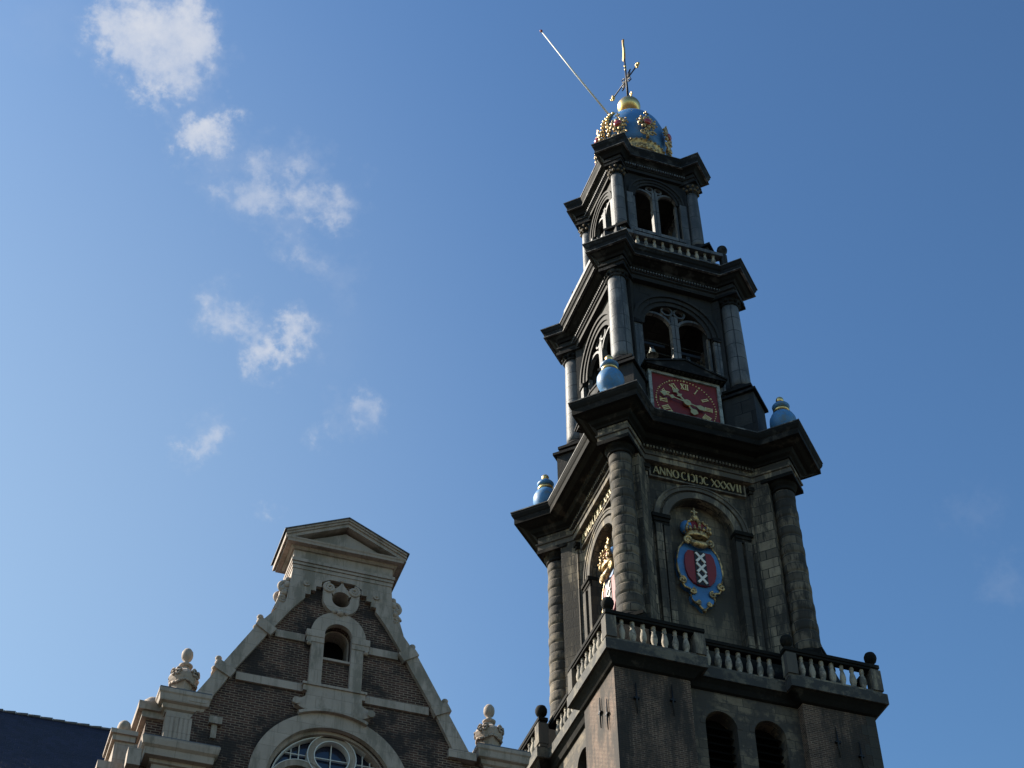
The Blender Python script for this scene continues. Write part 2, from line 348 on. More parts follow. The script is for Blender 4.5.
copy_tree(lv, T, (.93, 0, 0)); copy_tree(lv, T, (0, .93, 0), -math.pi/2); copy_tree(lv, T, (0, -.93, 0), -math.pi/2)
# quoins in the west corner of the brick
b = MB()
for i in range(24):
    z = 37.7 - i*.42; ww = .62 if i % 2 else .38
    b.box(5.0-ww, 5.008, -5.008, -4.5, z, z+.42)
    b.cut()
b.build('quoin', M['stone'], T)
# iron wall anchors
def anchor():
    a = MB(); a.tube([(0,0,-.62),(0,-.02,0),(0,0,.62)], [.018,.04,.018], 6); a.box(-.10,.10,-.05,.05,-.03,.03); return a
an = anchor().build('wall_anchor', M['iron'], T, (-5.05, -4.33, 36.55), -math.pi/2)
for loc, ro in (((-5.05,-3.72,37.0), -math.pi/2), ((-4.25,-5.05,36.9), 0), ((-2.9,-5.05,37.1), 0), ((3.3,-5.05,36.7), 0), ((4.15,-5.05,36.3), 0)):
    c = an.copy(); C.objects.link(c); c.parent = T; c.location = loc; c.rotation_euler.z = ro
# --- gallery slab following the bays
def bays(o, i, bb, z):      # outer half width, recess half width, bay inner end
    base = [(-o,-o),(-bb,-o),(-bb,-i),(bb,-i),(bb,-o)]
    out = []
    for k in range(4):
        c_, s_ = round(math.cos(math.pi/2*k)), round(math.sin(math.pi/2*k))
        out += [(x*c_-y*s_, x*s_+y*c_, z) for x, y in base]
    return out
MB().loft([bays(5.03,4.65,2.12,38.12), bays(5.10,4.72,2.05,38.16), bays(5.22,4.78,1.9,38.34),
           bays(5.36,4.9,1.68,38.5)], (1,1)).build('gallery_moulding', M['soot'], T)
MB().loft([bays(5.43,4.95,1.6,38.5), bays(5.43,4.95,1.6,38.93), bays(5.39,4.91,1.64,38.97)]).build('gallery_slab', M['slab'], T)
# --- gallery balustrade
def sector(mb_, o, i, bb, wd, z0, z1): # rail on both sides of a line, as a ring of boxes
    h = wd/2
    for s_ in SIDES:
        mb_.xf = rotz(s_)
        mb_.box(-o-h+.001, -bb+h, -o-h, -o+h, z0, z1); mb_.cut(); mb_.box(bb-h, o-h-.001, -o-h, -o+h, z0, z1); mb_.cut()
        mb_.box(-bb-h+.002, bb+h-.002, -i-h, -i+h, z0-.002, z1-.002); mb_.cut()
    mb_.xf = Matrix()
GB = empty('gallery_balustrade', T)
b = MB(); sector(b, 5.16, 4.68, 1.75, .30, 40.0, 40.1); sector(b, 5.16, 4.68, 1.75, .38, 40.1, 40.24); b.build('rail', M['soot'], GB)
b = MB(); sector(b, 5.16, 4.68, 1.75, .30, 38.97, 39.1); b.build('plinth', M['stone_pale'], GB)
bp_ = MB().lathe([(.10,0),(.10,.05),(.08,.08),(.085,.13),(.125,.26),(.13,.36),(.11,.5),(.07,.66),(.065,.70),(.09,.73),(.09,.76),(.07,.78),(.07,.8),(.085,.82),(.085,.9)], 12)
bal = bp_.build('baluster', M['baluster'], GB, (0,0,0))
first = True
def place(o0, parent, loc, ro=0, flag=[]):
    if id(o0) not in flag: flag.append(id(o0)); o0.location = loc; o0.rotation_euler.z = ro; return o0
    c = o0.copy(); C.objects.link(c); c.parent = parent; c.location = loc; c.rotation_euler.z = ro
    if o0.name.startswith('baluster'): k_ = rnd.uniform(.9, 1.08); c.scale = (k_, k_*rnd.uniform(.94, 1.05), 1); c.rotation_euler.z = rnd.uniform(0, 3)
    return c
def onside(s_, x, y): p = rotz(s_) @ Vector((x, y, 0)); return p.x, p.y
for s_ in SIDES[:2]:
    for i in range(7):
        for sg in (-1, 1):
            x, y = onside(s_, sg*(2.25 + i*.405), -5.16); place(bal, GB, (x, y, 39.1), s_)
    for i in range(7):
        x, y = onside(s_, -1.23+i*.41, -4.68); place(bal, GB, (x, y, 39.1), s_)
po = MB().box(-.2,.2,-.2,.2,0,.9).build('post', M['stone_pale'], GB)
bl = MB().lathe([(.1,0),(.14,.04),(.07,.1),(.07,.13),(.13,.16),(.20,.24),(.235,.36),(.23,.46),(.18,.57),(.09,.63),(.001,.645)], 18).build('ball_finial', M['soot'], GB)
posts = set()
for s_ in SIDES:
    for x in (-5.16, -1.78, 1.78):
        px, py = onside(s_, x, -5.16); place(po, GB, (px, py, 39.1), s_)
        if x != (1.78 if s_ == SIDES[1] else -1.78) or s_ in SIDES[2:]: place(bl, GB, (px, py, 40.24), s_)

# --- stage one: sandstone storey
b = MB(); b.loft([plan(5.9,.95,4.0,z) for z in (38.9, 40.55)]); b.loft([plan(5.75,.82,3.85,z) for z in (40.55, 41.05)]); b.build('storey_plinth', M['soot'], T)
def walls4(name, m, hl, z0, z1, y0, y1, holes, parent=T):
    b = MB()
    for s_ in SIDES:
        b.xf = rotz(s_); b.wall(-hl, hl, z0, z1, y0, y1, holes)
    return b.build(name, m, parent)
b = MB()
for s_ in SIDES:
    b.xf = rotz(s_)
    b.wall(-2.55, 2.55, 40.9, 50.0, -2.95, -2.55, [(0, 1.40, 41.0, 47.3)])
for k in range(4):                                                                # canted corner piers behind the columns
    b.xf = rotz(R(225+90*k)); b.box(3.2, 4.62, -.62, .62, 40.9, 50.0)
    b.xf = rotz(R(90*k)); b.box(-3.1, -2.5, -3.1, -2.5, 40.9, 50.0)
b.build('stone_storey', M['stone'], T)
for s_ in SIDES: MB().box(-2.5, 2.5, -2.50, -2.2, 40.9, 50.0).build('niche_back', M['niche'], T, rot=s_)
for s_ in SIDES[:2]:
    nf_ = empty('niche_surround', T); nf_.rotation_euler.z = s_
    b = MB(); b.arch(0, 47.3, 1.41, 1.70, -3.06, -2.94, n=32); b.arch(0, 47.3, 1.82, 1.98, -3.05, -2.93, n=32); b.arch(0, 47.3, 1.98, 2.05, -3.09, -2.94, n=32)
    b.build('archivolt', M['stone_pale'], nf_)
    b = MB()
    for sg in (-1, 1):
        for y, x0, x1, z0, z1 in ((-3.14,1.38,2.16,47.24,47.42),(-3.08,1.41,2.10,47.08,47.24),(-3.04,1.41,2.06,46.92,47.08)):
            b.box(min(sg*x0,sg*x1), max(sg*x0,sg*x1), y, -2.7, z0, z1)
        b.cut()
    b.build('impost', M['soot'], nf_)
    b = MB()
    for sg in (-1, 1):
        for x0, x1, yy in ((1.41, 1.66, -3.04), (1.76, 2.04, -3.12), (2.24, 2.62, -3.2), (2.74, 2.98, -3.08)):
            b.box(min(sg*x0,sg*x1), max(sg*x0,sg*x1), yy, -2.94, 40.95, 46.92 if x0 < 2 else 49.45)
            b.cut()
    b.build('pilaster', M['stone'], nf_)
    b = MB()
    for sg in (-1,1):
        a0, a1 = sorted((sg*2.16, sg*2.68)); b.box(a0, a1, -3.3, -2.94, 49.6, 49.8); b.box(a0+.03, a1-.03, -3.25, -2.94, 49.45, 49.6)
        b.cut()
    b.build('pilaster_capital', M['soot'], nf_)

# columns
def column(name, m, mc, z0, z1, r0, r1, groove=0):
    o = empty(name, T)
    prof = []; n = int((z1-z0)/.05)
    if groove:
        n = 2*int((z1-z0)/groove); cnt = int(round((z1-z0)/groove))
        for i in range(cnt):
            za = z0+(z1-z0)*i/cnt; zb = z0+(z1-z0)*(i+1)/cnt; f = (i+.5)/cnt; r = r0+(r1-r0)*f - .03*math.sin(0) ; h = zb-za
            bulge = .02 if i % 2 == 0 else -.005
            prof += [(r-.022, za+.001), (r-.022, za+.015), (r+bulge*.6, za+.05), (r+bulge, za+h*.3), (r+bulge, za+h*.7), (r+bulge*.6, zb-.05), (r-.022, zb-.015)]
    else:
        for i in range(13):
            f = i/12; prof.append((r0+(r1-r0)*f**1.4, z0+(z1-z0)*f))
    MB().lathe(prof, 28).build('shaft', m, o)
    MB().lathe([(r0*1.32, z0-.28), (r0*1.38, z0-.22), (r0*1.3, z0-.12), (r0*1.12, z0-.09), (r0*1.18, z0-.03), (r0*1.05, z0)], 28).box(-r0*1.4, r0*1.4, -r0*1.4, r0*1.4, z0-.42, z0-.28).build('base', mc, o)
    return o
def put4(col, d, ang=True):
    for k in range(4):
        x, y = diagpos(k, d)
        if k == 0: col.location = (x, y, 0); col.rotation_euler.z = R(45)
        else: copy_tree(col, T, (x, y, 0), R(45+90*k))
c1 = column('column', M['stone_col'], M['soot'], 41.45, 49.45, .54, .44, .47)
MB().lathe([(.43,49.45),(.5,49.47),(.5,49.53),(.44,49.55),(.44,49.66),(.52,49.72),(.62,49.84)], 28).box(-.68,.68,-.68,.68,49.84,50.02).build('capital', M['soot'], c1)
put4(c1, 5.03)

# entablature and cornice of stage one
ENT1 = [(50.02,5.66,.66,3.3),(50.28,5.66,.66,3.3),(50.28,5.72,.72,3.36),(50.34,5.74,.74,3.38)]
profile_stack('architrave', M['stone_pale'], ENT1)
profile_stack('frieze', M['stone'], [(50.34,5.64,.64,3.28),(50.74,5.64,.64,3.28)])
profile_stack('cornice', M['soot'], [(50.74,5.70,.70,3.36),(50.82,5.74,.74,3.42),(50.90,5.86,.86,3.62),(51.05,5.93,.93,3.74),(51.1,6.1,1.1,4.02),(51.2,6.28,1.28,4.2),
   (51.22,6.40,1.40,4.32),(51.5,6.40,1.40,4.32),(51.56,6.44,1.44,4.36),(51.7,6.50,1.49,4.41),(51.84,6.50,1.49,4.41),(51.95,6.0,1.2,3.9)])

profile_stack('lead_flashing', M['flashing'], [(51.80,6.46,1.46,4.38),(51.81,6.525,1.51,4.43),(51.86,6.525,1.51,4.43),(51.88,6.40,1.44,4.34)])
# inscription panels with gilded letters
def letters(text, h, wcell):
    """gilded serif capitals as flat bars; returns strokes [(x0,z0,x1,z1,w)] and width"""
    st = []; x = 0; TH, TN = .16*h, .09*h
    for ch in text:
        if ch == ' ': x += .35*wcell; continue
        W = {'I': .35, 'A': .95, 'N': .95, 'O': .95, 'C': .85, ')': .7, 'X': .9, 'V': .9}[ch]*wcell
        def s(a, b_, c_, d_, w_): st.append((x+a*W, b_*h, x+c_*W, d_*h, w_))
        if ch == 'I': s(.5,0,.5,1,TH); s(.1,0,.9,0,TN*.7); s(.1,1,.9,1,TN*.7)
        if ch == 'A': s(0,0,.5,1,TN); s(.5,1,1,0,TH); s(.2,.35,.8,.35,TN)
        if ch == 'N': s(.1,0,.1,1,TN); s(.1,1,.9,0,TH); s(.9,0,.9,1,TN)
        if ch == 'X': s(0,1,1,0,TH); s(0,0,1,1,TN)
        if ch == 'V': s(0,1,.5,0,TH); s(.5,0,1,1,TN)
        if ch in 'OC)':
            a0, a1 = {'O': (0,360), 'C': (50,310), ')': (-130,130)}[ch]; n = 14
            for i in range(n):
                p, q = R(a0+(a1-a0)*i/n), R(a0+(a1-a0)*(i+1)/n)
                s(.5+.48*math.cos(p), .5+.5*math.sin(p), .5+.48*math.cos(q), .5+.5*math.sin(q), TN+(TH-TN)*abs(math.cos((p+q)/2)))
        x += W + .16*wcell
    return st, x - .16*wcell
for s_ in SIDES[:2]:
    ip = MB().box(-2.05, 2.05, -3.05, -2.945, 49.44, 50.0).build('inscription_panel', M['soot'], T, rot=s_)
    b = MB()
    for args in ((-2.12,2.12,-3.09,-2.95,49.37,49.44),(-2.12,-2.05,-3.09,-2.95,49.44,50.0),(2.05,2.12,-3.09,-2.95,49.44,50.0)): b.box(*args)
    b.build('panel_frame', M['stone_pale'], ip)
    st, wd = letters('ANNO CI)I)C XXXVII', .40, .30); k = 3.86/wd; b = MB(); xs_ = 0
    for i, (xa, za, xb, zb, ww) in enumerate(st):
        if min(xa, xb) > xs_ + .13 and i: b.cut()
        xs_ = max(xs_, xa, xb)
        if math.hypot((xb-xa)*k, zb-za) < .01: continue
        y = -3.10 - .0007*(i % 5)
        b.bar(((xa*k)-1.93, 49.54+za), ((xb*k)-1.93, 49.54+zb), ww, y, -3.052)
    b.build('letters', M['gold_letter'], ip)

# coat of arms
def arms():
    o = empty('coat_of_arms', T); o.location = (-.14, 0, .9); o.scale = (.97, 1, .994); Y = -2.62
    def outl(scale=1, grow=0):
        half = [(0,46.05),(.30,46.02),(.62,45.9),(.86,45.55),(.97,45.1),(1.0,44.7),(.93,44.3),(.80,44.02),(.84,43.86),(.74,43.68),(.52,43.62),(.42,43.5),(.52,43.3),(.45,43.05),(.22,42.93),(.1,42.78),(0,42.7)]
        half = [(x*(1+grow*.9), 44.5+(z-44.5)*(1+grow*.55)) for x, z in half]
        return half + [(-x, z) for x, z in half[::-1][1:-1]]
    MB().poly(outl(), Y-.10, -2.45).build('blue_mantle', M['blue'], o)
    b = MB(); pts = outl(); p3 = [(x, Y-.11, z) for x, z in pts]+[(pts[0][0], Y-.11, pts[0][1])]; b.tube(p3, .045, 6, False)
    for x, z, r in ((.84,43.95,.17),(.43,43.5,.15),(.25,42.98,.10)):
        for sg in (-1,1): b.scroll(sg*x, z, r, 1.4, Y-.16, .05, flip=sg, start=math.pi/2)
    b.ball((0, Y-.12, 42.66), .09)
    b.build('gilded_edge', M['gold_old'], o)
    sh = []
    for i in range(17):
        f = i/16; sh.append((.66*(1-.10*math.cos(f*math.pi*2))*math.cos(-math.pi*f)*(1 if f < 1 else 1), 44.35 - .62*math.sin(math.pi*f)))
    sh = [(.50,45.50),(.62,45.3),(.68,44.9),(.66,44.5),(.56,44.15),(.38,43.92),(.15,43.82),(-.15,43.82),(-.38,43.92),(-.56,44.15),(-.66,44.5),(-.68,44.9),(-.62,45.3),(-.50,45.50)]
    s1 = MB().poly(sh, Y-.20, Y-.101).build('shield', M['red_dark'], o)
    MB().poly([(-.24,45.495),(.24,45.495),(.26,43.84),(-.26,43.84)], Y-.225, Y-.201).build('pale', M['black'], s1)
    b = MB()
    for i in range(3):
        zc = 45.18 - i*.52
        for j, (dx, dz) in enumerate(((.19,.22),(-.19,.22))): b.bar((-dx, zc-dz), (dx, zc+dz), .10, Y-.26-.003*j, Y-.226)
    b.build('saltire', M['white'], s1)
    b = MB(); b.tube([(-.42,Y-.22,45.98),(-.2,Y-.30,45.8),(0,Y-.32,45.76),(.2,Y-.30,45.8),(.42,Y-.22,45.98)], [.10,.14,.15,.14,.10], 10)
    for sg in (-1,1): b.scroll(sg*.46, 45.97, .19, 1.5, Y-.28, .055, flip=sg, start=-math.pi/2)
    b.build('scroll', M['gold_old'], o)
    # crown above the shield
    cz = 46.2; cw_ = MB(); cw_.lathe([(.46,0),(.50,.04),(.50,.14),(.46,.18),(.50,.22)], 24, (0, Y-.12, cz), sy=.6)
    for i in range(9):
        a = math.pi + math.pi*i/8; x, y = .52*math.cos(a), .52*math.sin(a)*.6
        cw_.ball((x, Y-.12+y, cz+.30), .075, 8); cw_.ball((x, Y-.12+y, cz+.42), .05, 8)
    for a in (-1, 0, 1):
        pts = [(a*.50*math.cos(t)*1.05, Y-.12-.36*math.sin(t*0+math.pi/2)*math.cos(t)*(1-abs(a)*.4), cz+.2+.72*math.sin(t)) for t in [R(q) for q in range(0, 91, 10)]]
        cw_.tube(pts, .055, 6)
        for p in pts[2:-1:2]: cw_.ball((p[0], p[1]-.05, p[2]), .06, 8)
    cr_ = cw_.build('crown', M['gold_old'], o)
    b = MB(); b.lathe([(.42,.18),(.52,.3),(.56,.5),(.48,.72),(.28,.88),(.001,.93)], 20, (0, Y-.06, cz), sy=.5); b.build('crown_cap', M['red_dark'], cr_)
    b = MB(); b.ball((-.42, Y-.10, cz+.52), .26, 12, sz=1.25); b.ball((.42, Y-.06, cz+.52), .22, 12, sz=1.25); b.build('crown_lobe', M['blue'], cr_)
    b = MB(); b.ball((0, Y-.12, cz+1.08), .16, 12); b.box(-.03,.03,Y-.15,Y-.09,cz+1.2,cz+1.62); b.box(-.14,.14,Y-.152,Y-.088,cz+1.38,cz+1.45); b.build('orb', M['gold_old'], cr_)
    return o
ar = arms(); copy_tree(ar, T, (0, .0, .9), -math.pi/2)

# blue urns on the cornice
u = empty('urn', T)
u.scale = (.9,.9,.96)
MB().lathe([(.42,-.6),(.42,-.45),(.30,-.3),(.30,0),(.36,.04),(.30,.12),(.30,.2),(.42,.32),(.56,.52),(.64,.78),(.62,1.02),(.52,1.24),(.38,1.38),(.30,1.44)], 28).build('urn_body', M['blue_urn'], u)
MB().lathe([(.30,1.44),(.36,1.47),(.40,1.53),(.34,1.60),(.32,1.66)], 24).ball((0,0,2.22), .19).lathe([(.1,2.0),(.14,2.04),(.10,2.12)], 16).build('gilded_collar', M['gold'], u)
b = MB().lathe([(.32,1.66),(.40,1.74),(.42,1.82),(.34,1.92),(.16,2.0),(.10,2.02)], 24); b.build('urn_lid', M['blue_urn'], u)
for k in range(4):
    x, y = diagpos(k, 5.5)
    if k == 0: u.location = (x, y, 52.5)
    else: copy_tree(u, T, (x, y, 52.5))

# --- stage two: open bell storey
def stage_ped(name, d, wd, z0, z1, cap, parent=T):
    for k in range(4):
        o = MB(rotz(R(225+90*k))).box(d-2*wd, d, -wd, wd, z0, z1).build(name, M['lead_dark'], parent)
        b = MB(rotz(R(225+90*k))); h = .14
        b.loft([[(d-2*wd-.1,-wd-.1,z1),(d+.14,-wd-.14,z1),(d+.14,wd+.14,z1),(d-2*wd-.1,wd+.1,z1)],[(d-2*wd-.1,-wd-.1,z1+h),(d+.14,-wd-.14,z1+h),(d+.14,wd+.14,z1+h),(d-2*wd-.1,wd+.1,z1+h)],
                [(d-2*wd,-wd*.6,z1+h+cap),(d-.3,-wd*.6,z1+h+cap),(d-.3,wd*.6,z1+h+cap),(d-2*wd,wd*.6,z1+h+cap)]])
        b.build('pedestal_cap', M['soot_lead'], o)
stage_ped('pedestal', 4.6, .70, 51.85, 55.0, .25)
W2 = [(0, 1.72, 55.4, 58.95)]
b = MB()
for s_ in SIDES:
    b.xf = rotz(s_); b.wall(-2.35, 2.35, 51.85, 61.5, -2.6, -2.2, W2)
for k in range(4):
    b.xf = rotz(R(225+90*k)); b.box(2.6, 3.55, -.5, .5, 51.85, 61.5)
    b.xf = rotz(R(90*k)); b.box(-2.62, -2.3, -2.62, -2.3, 51.85, 61.5)
b.build('bell_storey', M['lead_dark'], T)
def tracery(name, yf, hw, zb, zs, sub, mulw, arcs, circ):
    o = empty(name, T)
    b = MB()
    for r0, r1, pr in arcs: b.arch(0, zs, r0, r1, yf-pr, yf+.02, n=28)
    b.build('archivolt', M['lead_dark'], o)
    b = MB(); b.box(-mulw/2, mulw/2, yf+.05, yf+.32, zb, zs+hw*.55); b.build('mullion', M['lead'], o)
    b = MB()
    for sg in (-1,1):
        cx = sg*(hw+mulw/2)/2; b.arch(cx, zs+sub, (hw-mulw/2)/2-.0, (hw-mulw/2)/2+.12, yf+.08, yf+.27, n=18)
        xo = sg*(hw-.06); b.box(min(xo, xo-sg*.10), max(xo, xo-sg*.10), yf+.08, yf+.27, zb, zs+sub)
    for sg in (-1, 1): b.arch(sg*circ[0], circ[1], circ[2]-.09, circ[2], yf+.10, yf+.25, 0, 360, 20)
    b.build('tracery', M['lead'], o)
    return o
t2 = tracery('tracery_window', -2.6, 1.72, 55.4, 58.95, .12, .34, [(1.72,1.95,.10),(1.95,2.08,.18),(1.5,1.72,.03)], (.30, 60.22, .30))
b = MB()
for sg in (-1,1):
    x0, x1 = sorted((sg*1.74, sg*2.12)); b.box(x0, x1, -2.74, -2.58, 55.4, 58.7); 
    b.cut()
b.build('jamb_pilaster', M['lead'], t2)
b = MB()
for sg in (-1,1):
    x0, x1 = sorted((sg*1.70, sg*2.17)); b.box(x0, x1, -2.8, -2.58, 58.7, 58.9)
    b.cut()
b.build('impost', M['soot_lead'], t2)
for s_ in SIDES[1:]: copy_tree(t2, T, (0,0,0), s_)
b = MB()
b.tube([(-2.2,-2.0,57.9),(2.2,-2.0,57.9)], .02, 5); b.cut(); b.tube([(-2.2,-2.0,58.6),(2.2,-2.0,58.6)], .02, 5)
b.build('tie_rod', M['iron'], T)
c2 = column('column', M['lead'], M['soot_lead'], 55.85, 61.05, .48, .40)
MB().lathe([(.40,61.05),(.47,61.08),(.47,61.13),(.41,61.15),(.44,61.25),(.56,61.42)], 24).box(-.6,.6,-.6,.6,61.42,61.58).build('capital', M['soot_lead'], c2)
b = MB()
for j in range(12):
    a = 2*math.pi*j/12; b.ball((.47*math.cos(a), .47*math.sin(a), 61.3), .09, 8)
b.build('capital_leaf', M['soot_lead'], c2)
put4(c2, 3.88)
profile_stack('architrave', M['lead_dark'], [(61.5,4.36,.56,2.86),(61.75,4.36,.56,2.86),(61.78,4.44,.64,2.94),(61.86,4.44,.64,2.94)])
profile_stack('frieze', M['lead_dark'], [(61.86,4.34,.54,2.84),(62.15,4.34,.54,2.84)])
profile_stack('cornice', M['soot_lead'], [(62.15,4.42,.62,2.92),(62.25,4.5,.68,2.98),(62.3,4.62,.76,3.1),(62.42,4.76,.86,3.3),(62.46,4.9,.96,3.45),
   (62.7,4.92,.98,3.48),(62.76,4.96,1.02,3.54),(62.95,5.02,1.07,3.61),(63.02,4.9,1.0,3.5)])
profile_stack('lead_flashing', M['flashing'], [(62.92,4.98,1.04,3.58),(62.93,5.045,1.09,3.635),(62.98,5.045,1.09,3.635),(63.03,4.92,1.02,3.52)])
profile_stack('fillet', M['flashing'], [(62.44,4.86,.93,3.4),(62.445,4.94,1.0,3.49),(62.485,4.94,1.0,3.49),(62.49,4.86,.93,3.4)])
# modillion strip under the cornices, east and north sides
def dentils(y, z0, z1, hl, n, yb, parent=T, m=M['lead']):
    b = MB()
    for s_ in SIDES:
        b.xf = rotz(s_)
        for i in range(n):
            x = -hl + 2*hl*(i+.5)/n; b.box(x-hl/n*.55, x+hl/n*.55, y, yb, z0, z1)
        b.cut()
    o = b.build('dentil_course', m, parent); return o
dentils(-3.02, 61.9, 62.02, 2.3, 34, -2.84); dentils(-3.42, 50.6, 50.72, 2.9, 40, -3.27, m=M['stone_pale'])
# --- clock
ck = empty('clock', T); Y = -2.80
MB().box(-1.52, 1.52, Y, -2.605, 52.2, 55.66).build('clock_face', M['red'], ck)
b = MB()
for a in ((-1.66,-1.52,Y-.08,-2.6,52.2,55.80),(1.52,1.66,Y-.08,-2.6,52.2,55.80),(-1.519,1.519,Y-.08,-2.61,55.66,55.80)): b.box(*a)
b.build('clock_frame', M['frame'], ck)
b = MB(); zc, rn = 54.19, 1.04
def radial(b, ang, segs, h, y):      # ang clockwise from 12; segs in local (t across, r along)
    a = R(ang); ux = Vector((math.cos(a), -math.sin(a))); ur = Vector((math.sin(a), math.cos(a)))
    for i, (t0, q0, t1, q1, ww) in enumerate(segs):
        p = Vector((0, zc)) + ux*t0 + ur*(rn+q0*h); q = Vector((0, zc)) + ux*t1 + ur*(rn+q1*h)
        b.bar(tuple(p), tuple(q), ww, y-.004*i*.3, Y-.002)
def roman(txt):
    out = []; x = 0
    for ch in txt:
        if ch == 'I': out.append((x+.03, -.5, x+.03, .5, .038)); x += .085
        elif ch == 'V': out += [(x, .5, x+.07, -.5, .05), (x+.07, -.5, x+.14, .5, .024)]; x += .19
        elif ch == 'X': out += [(x, .5, x+.15, -.5, .05), (x, -.5, x+.15, .5, .024)]; x += .20
    x -= .03
    out = [(a-x/2, q, c_-x/2, d, w_) for a, q, c_, d, w_ in out]
    out += [(-x/2-.01, .52, x/2+.01, .52, .018), (-x/2-.01, -.52, x/2+.01, -.52, .018)]
    return out
for i, tx in enumerate(['XII','I','II','III','IIII','V','VI','VII','VIII','IX','X','XI']):
    b = MB(); radial(b, 30*i, roman(tx), .30, Y-.03); b.build('numeral', M['gold_paint'], ck)
b = MB()
for i in range(60):
    a = R(6*i); b.ball((1.37*math.sin(a), Y-.012, zc+1.37*math.cos(a)), .032 if i % 5 else .05, 8, sz=1)
b.build('minute_marks', M['gold_paint'], ck)
def hand(name, ang, ln, tail, ww, y):
    b = MB(); a = R(ang); ur = Vector((math.sin(a), math.cos(a))); ux = Vector((ur.y, -ur.x)); c0 = Vector((0, zc))
    def P(t, q): return tuple(c0 + ux*t + ur*q)
    b.bar(P(0,-tail), P(0,ln*.8), ww*.5, y, y+.03)
    b.poly([P(0,ln), P(ww*1.1,ln*.82), P(0,ln*.72), P(-ww*1.1,ln*.82)], y-.004, y+.034)
    b.poly([P(0,ln*.66), P(ww*.9,ln*.55), P(0,ln*.44), P(-ww*.9,ln*.55)], y-.005, y+.035)
    b.poly([P(ww*.2,-tail*.5), P(ww*1.1,-tail*.75), P(ww*.7,-tail*1.05), P(-ww*.7,-tail*1.05), P(-ww*1.1,-tail*.75), P(-ww*.2,-tail*.5)], y-.006, y+.036)
    b.arch(0, zc, .05, .17, y-.008, y+.04, 0, 360, 20)
    b.build(name, M['gold'], ck)
hand('minute_hand', 283, 1.28, .78, .13, Y-.16); hand('hour_hand', 323, .92, .62, .17, Y-.10)
b = MB(); b.poly([(-1.85,55.84),(1.85,55.84),(1.85,55.92),(0,56.5),(-1.85,55.92)], Y-.36, -2.6); b.build('clock_pediment', M['soot_lead'], ck)
b = MB()
for i in range(18):
    x = -1.7+i*.2; b.box(x-.05, x+.05, Y-.28, -2.62, 55.802, 55.84)
b.build('pediment_dentil', M['lead_dark'], ck)
b = MB()
for sg in (-1,1): b.bar((sg*1.92,55.95),(0,56.56),.09,Y-.41,-2.6)
b.build('pediment_moulding', M['soot_lead'], ck)
copy_tree(ck, T, (0,0,0), -math.pi/2)

# --- balustrade above stage two
UB = empty('upper_balustrade', T)
b = MB()
for s_ in SIDES:
    b.xf = rotz(s_); b.box(-2.3, 2.3, -3.17, -2.87, 63.0, 63.62); b.cut(); b.box(-2.55, 2.55, -3.2, -2.85, 64.22, 64.42); b.cut()
b.build('rail', M['lead'], UB)
b = MB()
for s_ in SIDES:
    for i in range(11):
        x = -2.1 + i*.42; p = onside(s_, x, -3.03)
ub = MB().lathe([(.085,0),(.085,.04),(.055,.08),(.1,.22),(.10,.32),(.06,.46),(.05,.52),(.085,.56),(.085,.6)], 12).build('baluster', M['baluster'], UB)
for s_ in SIDES[:2]:
    for i in range(11):
        x, y = onside(s_, -2.1 + i*.42, -3.03); place(ub, UB, (x, y, 63.62), s_)
ball2 = MB().lathe([(.12,0),(.16,.05),(.09,.12),(.16,.18),(.23,.3),(.25,.42),(.22,.54),(.12,.64),(.001,.67)], 18).build('ball_finial', M['soot_lead'], UB)
for s_ in SIDES:
    x, y = onside(s_, 2.62, -3.03)
    if s_ != SIDES[1]: place(ball2, UB, (x, y, 64.42), s_)
    x, y = onside(s_, -2.62, -3.03)
    b = MB().box(-.14,.14,-.14,.14,63.0,64.42).build('post', M['lead_dark'], UB, (x, y, 0), s_)
    x, y = onside(s_, 2.62, -3.03); c = b.copy(); C.objects.link(c); c.parent = UB; c.location = (x, y, 0)

# --- stage three
stage_ped('pedestal', 3.4, .46, 62.9, 65.25, .18)
b = MB()
for s_ in SIDES:
    b.xf = rotz(s_); b.wall(-1.62, 1.62, 62.9, 70.9, -1.95, -1.6, [(0, 1.2, 66.1, 68.75)])
for k in range(4):
    b.xf = rotz(R(225+90*k)); b.box(1.9, 2.6, -.34, .34, 62.9, 70.9)
    b.xf = rotz(R(90*k)); b.box(-1.93, -1.6, -1.93, -1.6, 62.9, 70.9)
b.build('lantern_storey', M['lead_dark'], T)
t3 = tracery('tracery_window', -1.95, 1.2, 66.1, 68.75, .08, .30, [(1.2,1.36,.08),(1.36,1.46,.14),(1.06,1.2,.03)], (.22, 69.62, .22))
b = MB()
for sg in (-1,1):
    x0, x1 = sorted((sg*1.22, sg*1.55)); b.box(x0, x1, -2.07, -1.94, 65.6, 68.75)
    b.cut()
b.build('jamb_pilaster', M['lead'], t3)
b = MB(); b.box(-1.3, 1.3, -2.12, -1.94, 65.9, 66.1); b.build('sill', M['lead'], t3)
for s_ in SIDES[1:]: copy_tree(t3, T, (0,0,0), s_)
c3 = column('column', M['lead'], M['soot_lead'], 65.85, 69.75, .33, .28)
MB().lathe([(.28,69.75),(.34,69.78),(.30,69.84),(.34,70.0),(.44,70.3)], 20).box(-.45,.45,-.45,.45,70.3,70.42).build('capital', M['soot_lead'], c3)
b = MB()
for j in range(10):
    a = 2*math.pi*j/10; b.ball((.34*math.cos(a), .34*math.sin(a), 69.93), .085, 8); b.ball((.40*math.cos(a+.3), .40*math.sin(a+.3), 70.15), .075, 8)
b.build('capital_leaf', M['ochre'], c3)
put4(c3, 2.78)
profile_stack('architrave', M['lead_dark'], [(70.4,3.14,.42,2.1),(70.6,3.14,.42,2.1),(70.62,3.2,.48,2.15),(70.68,3.2,.48,2.15)])
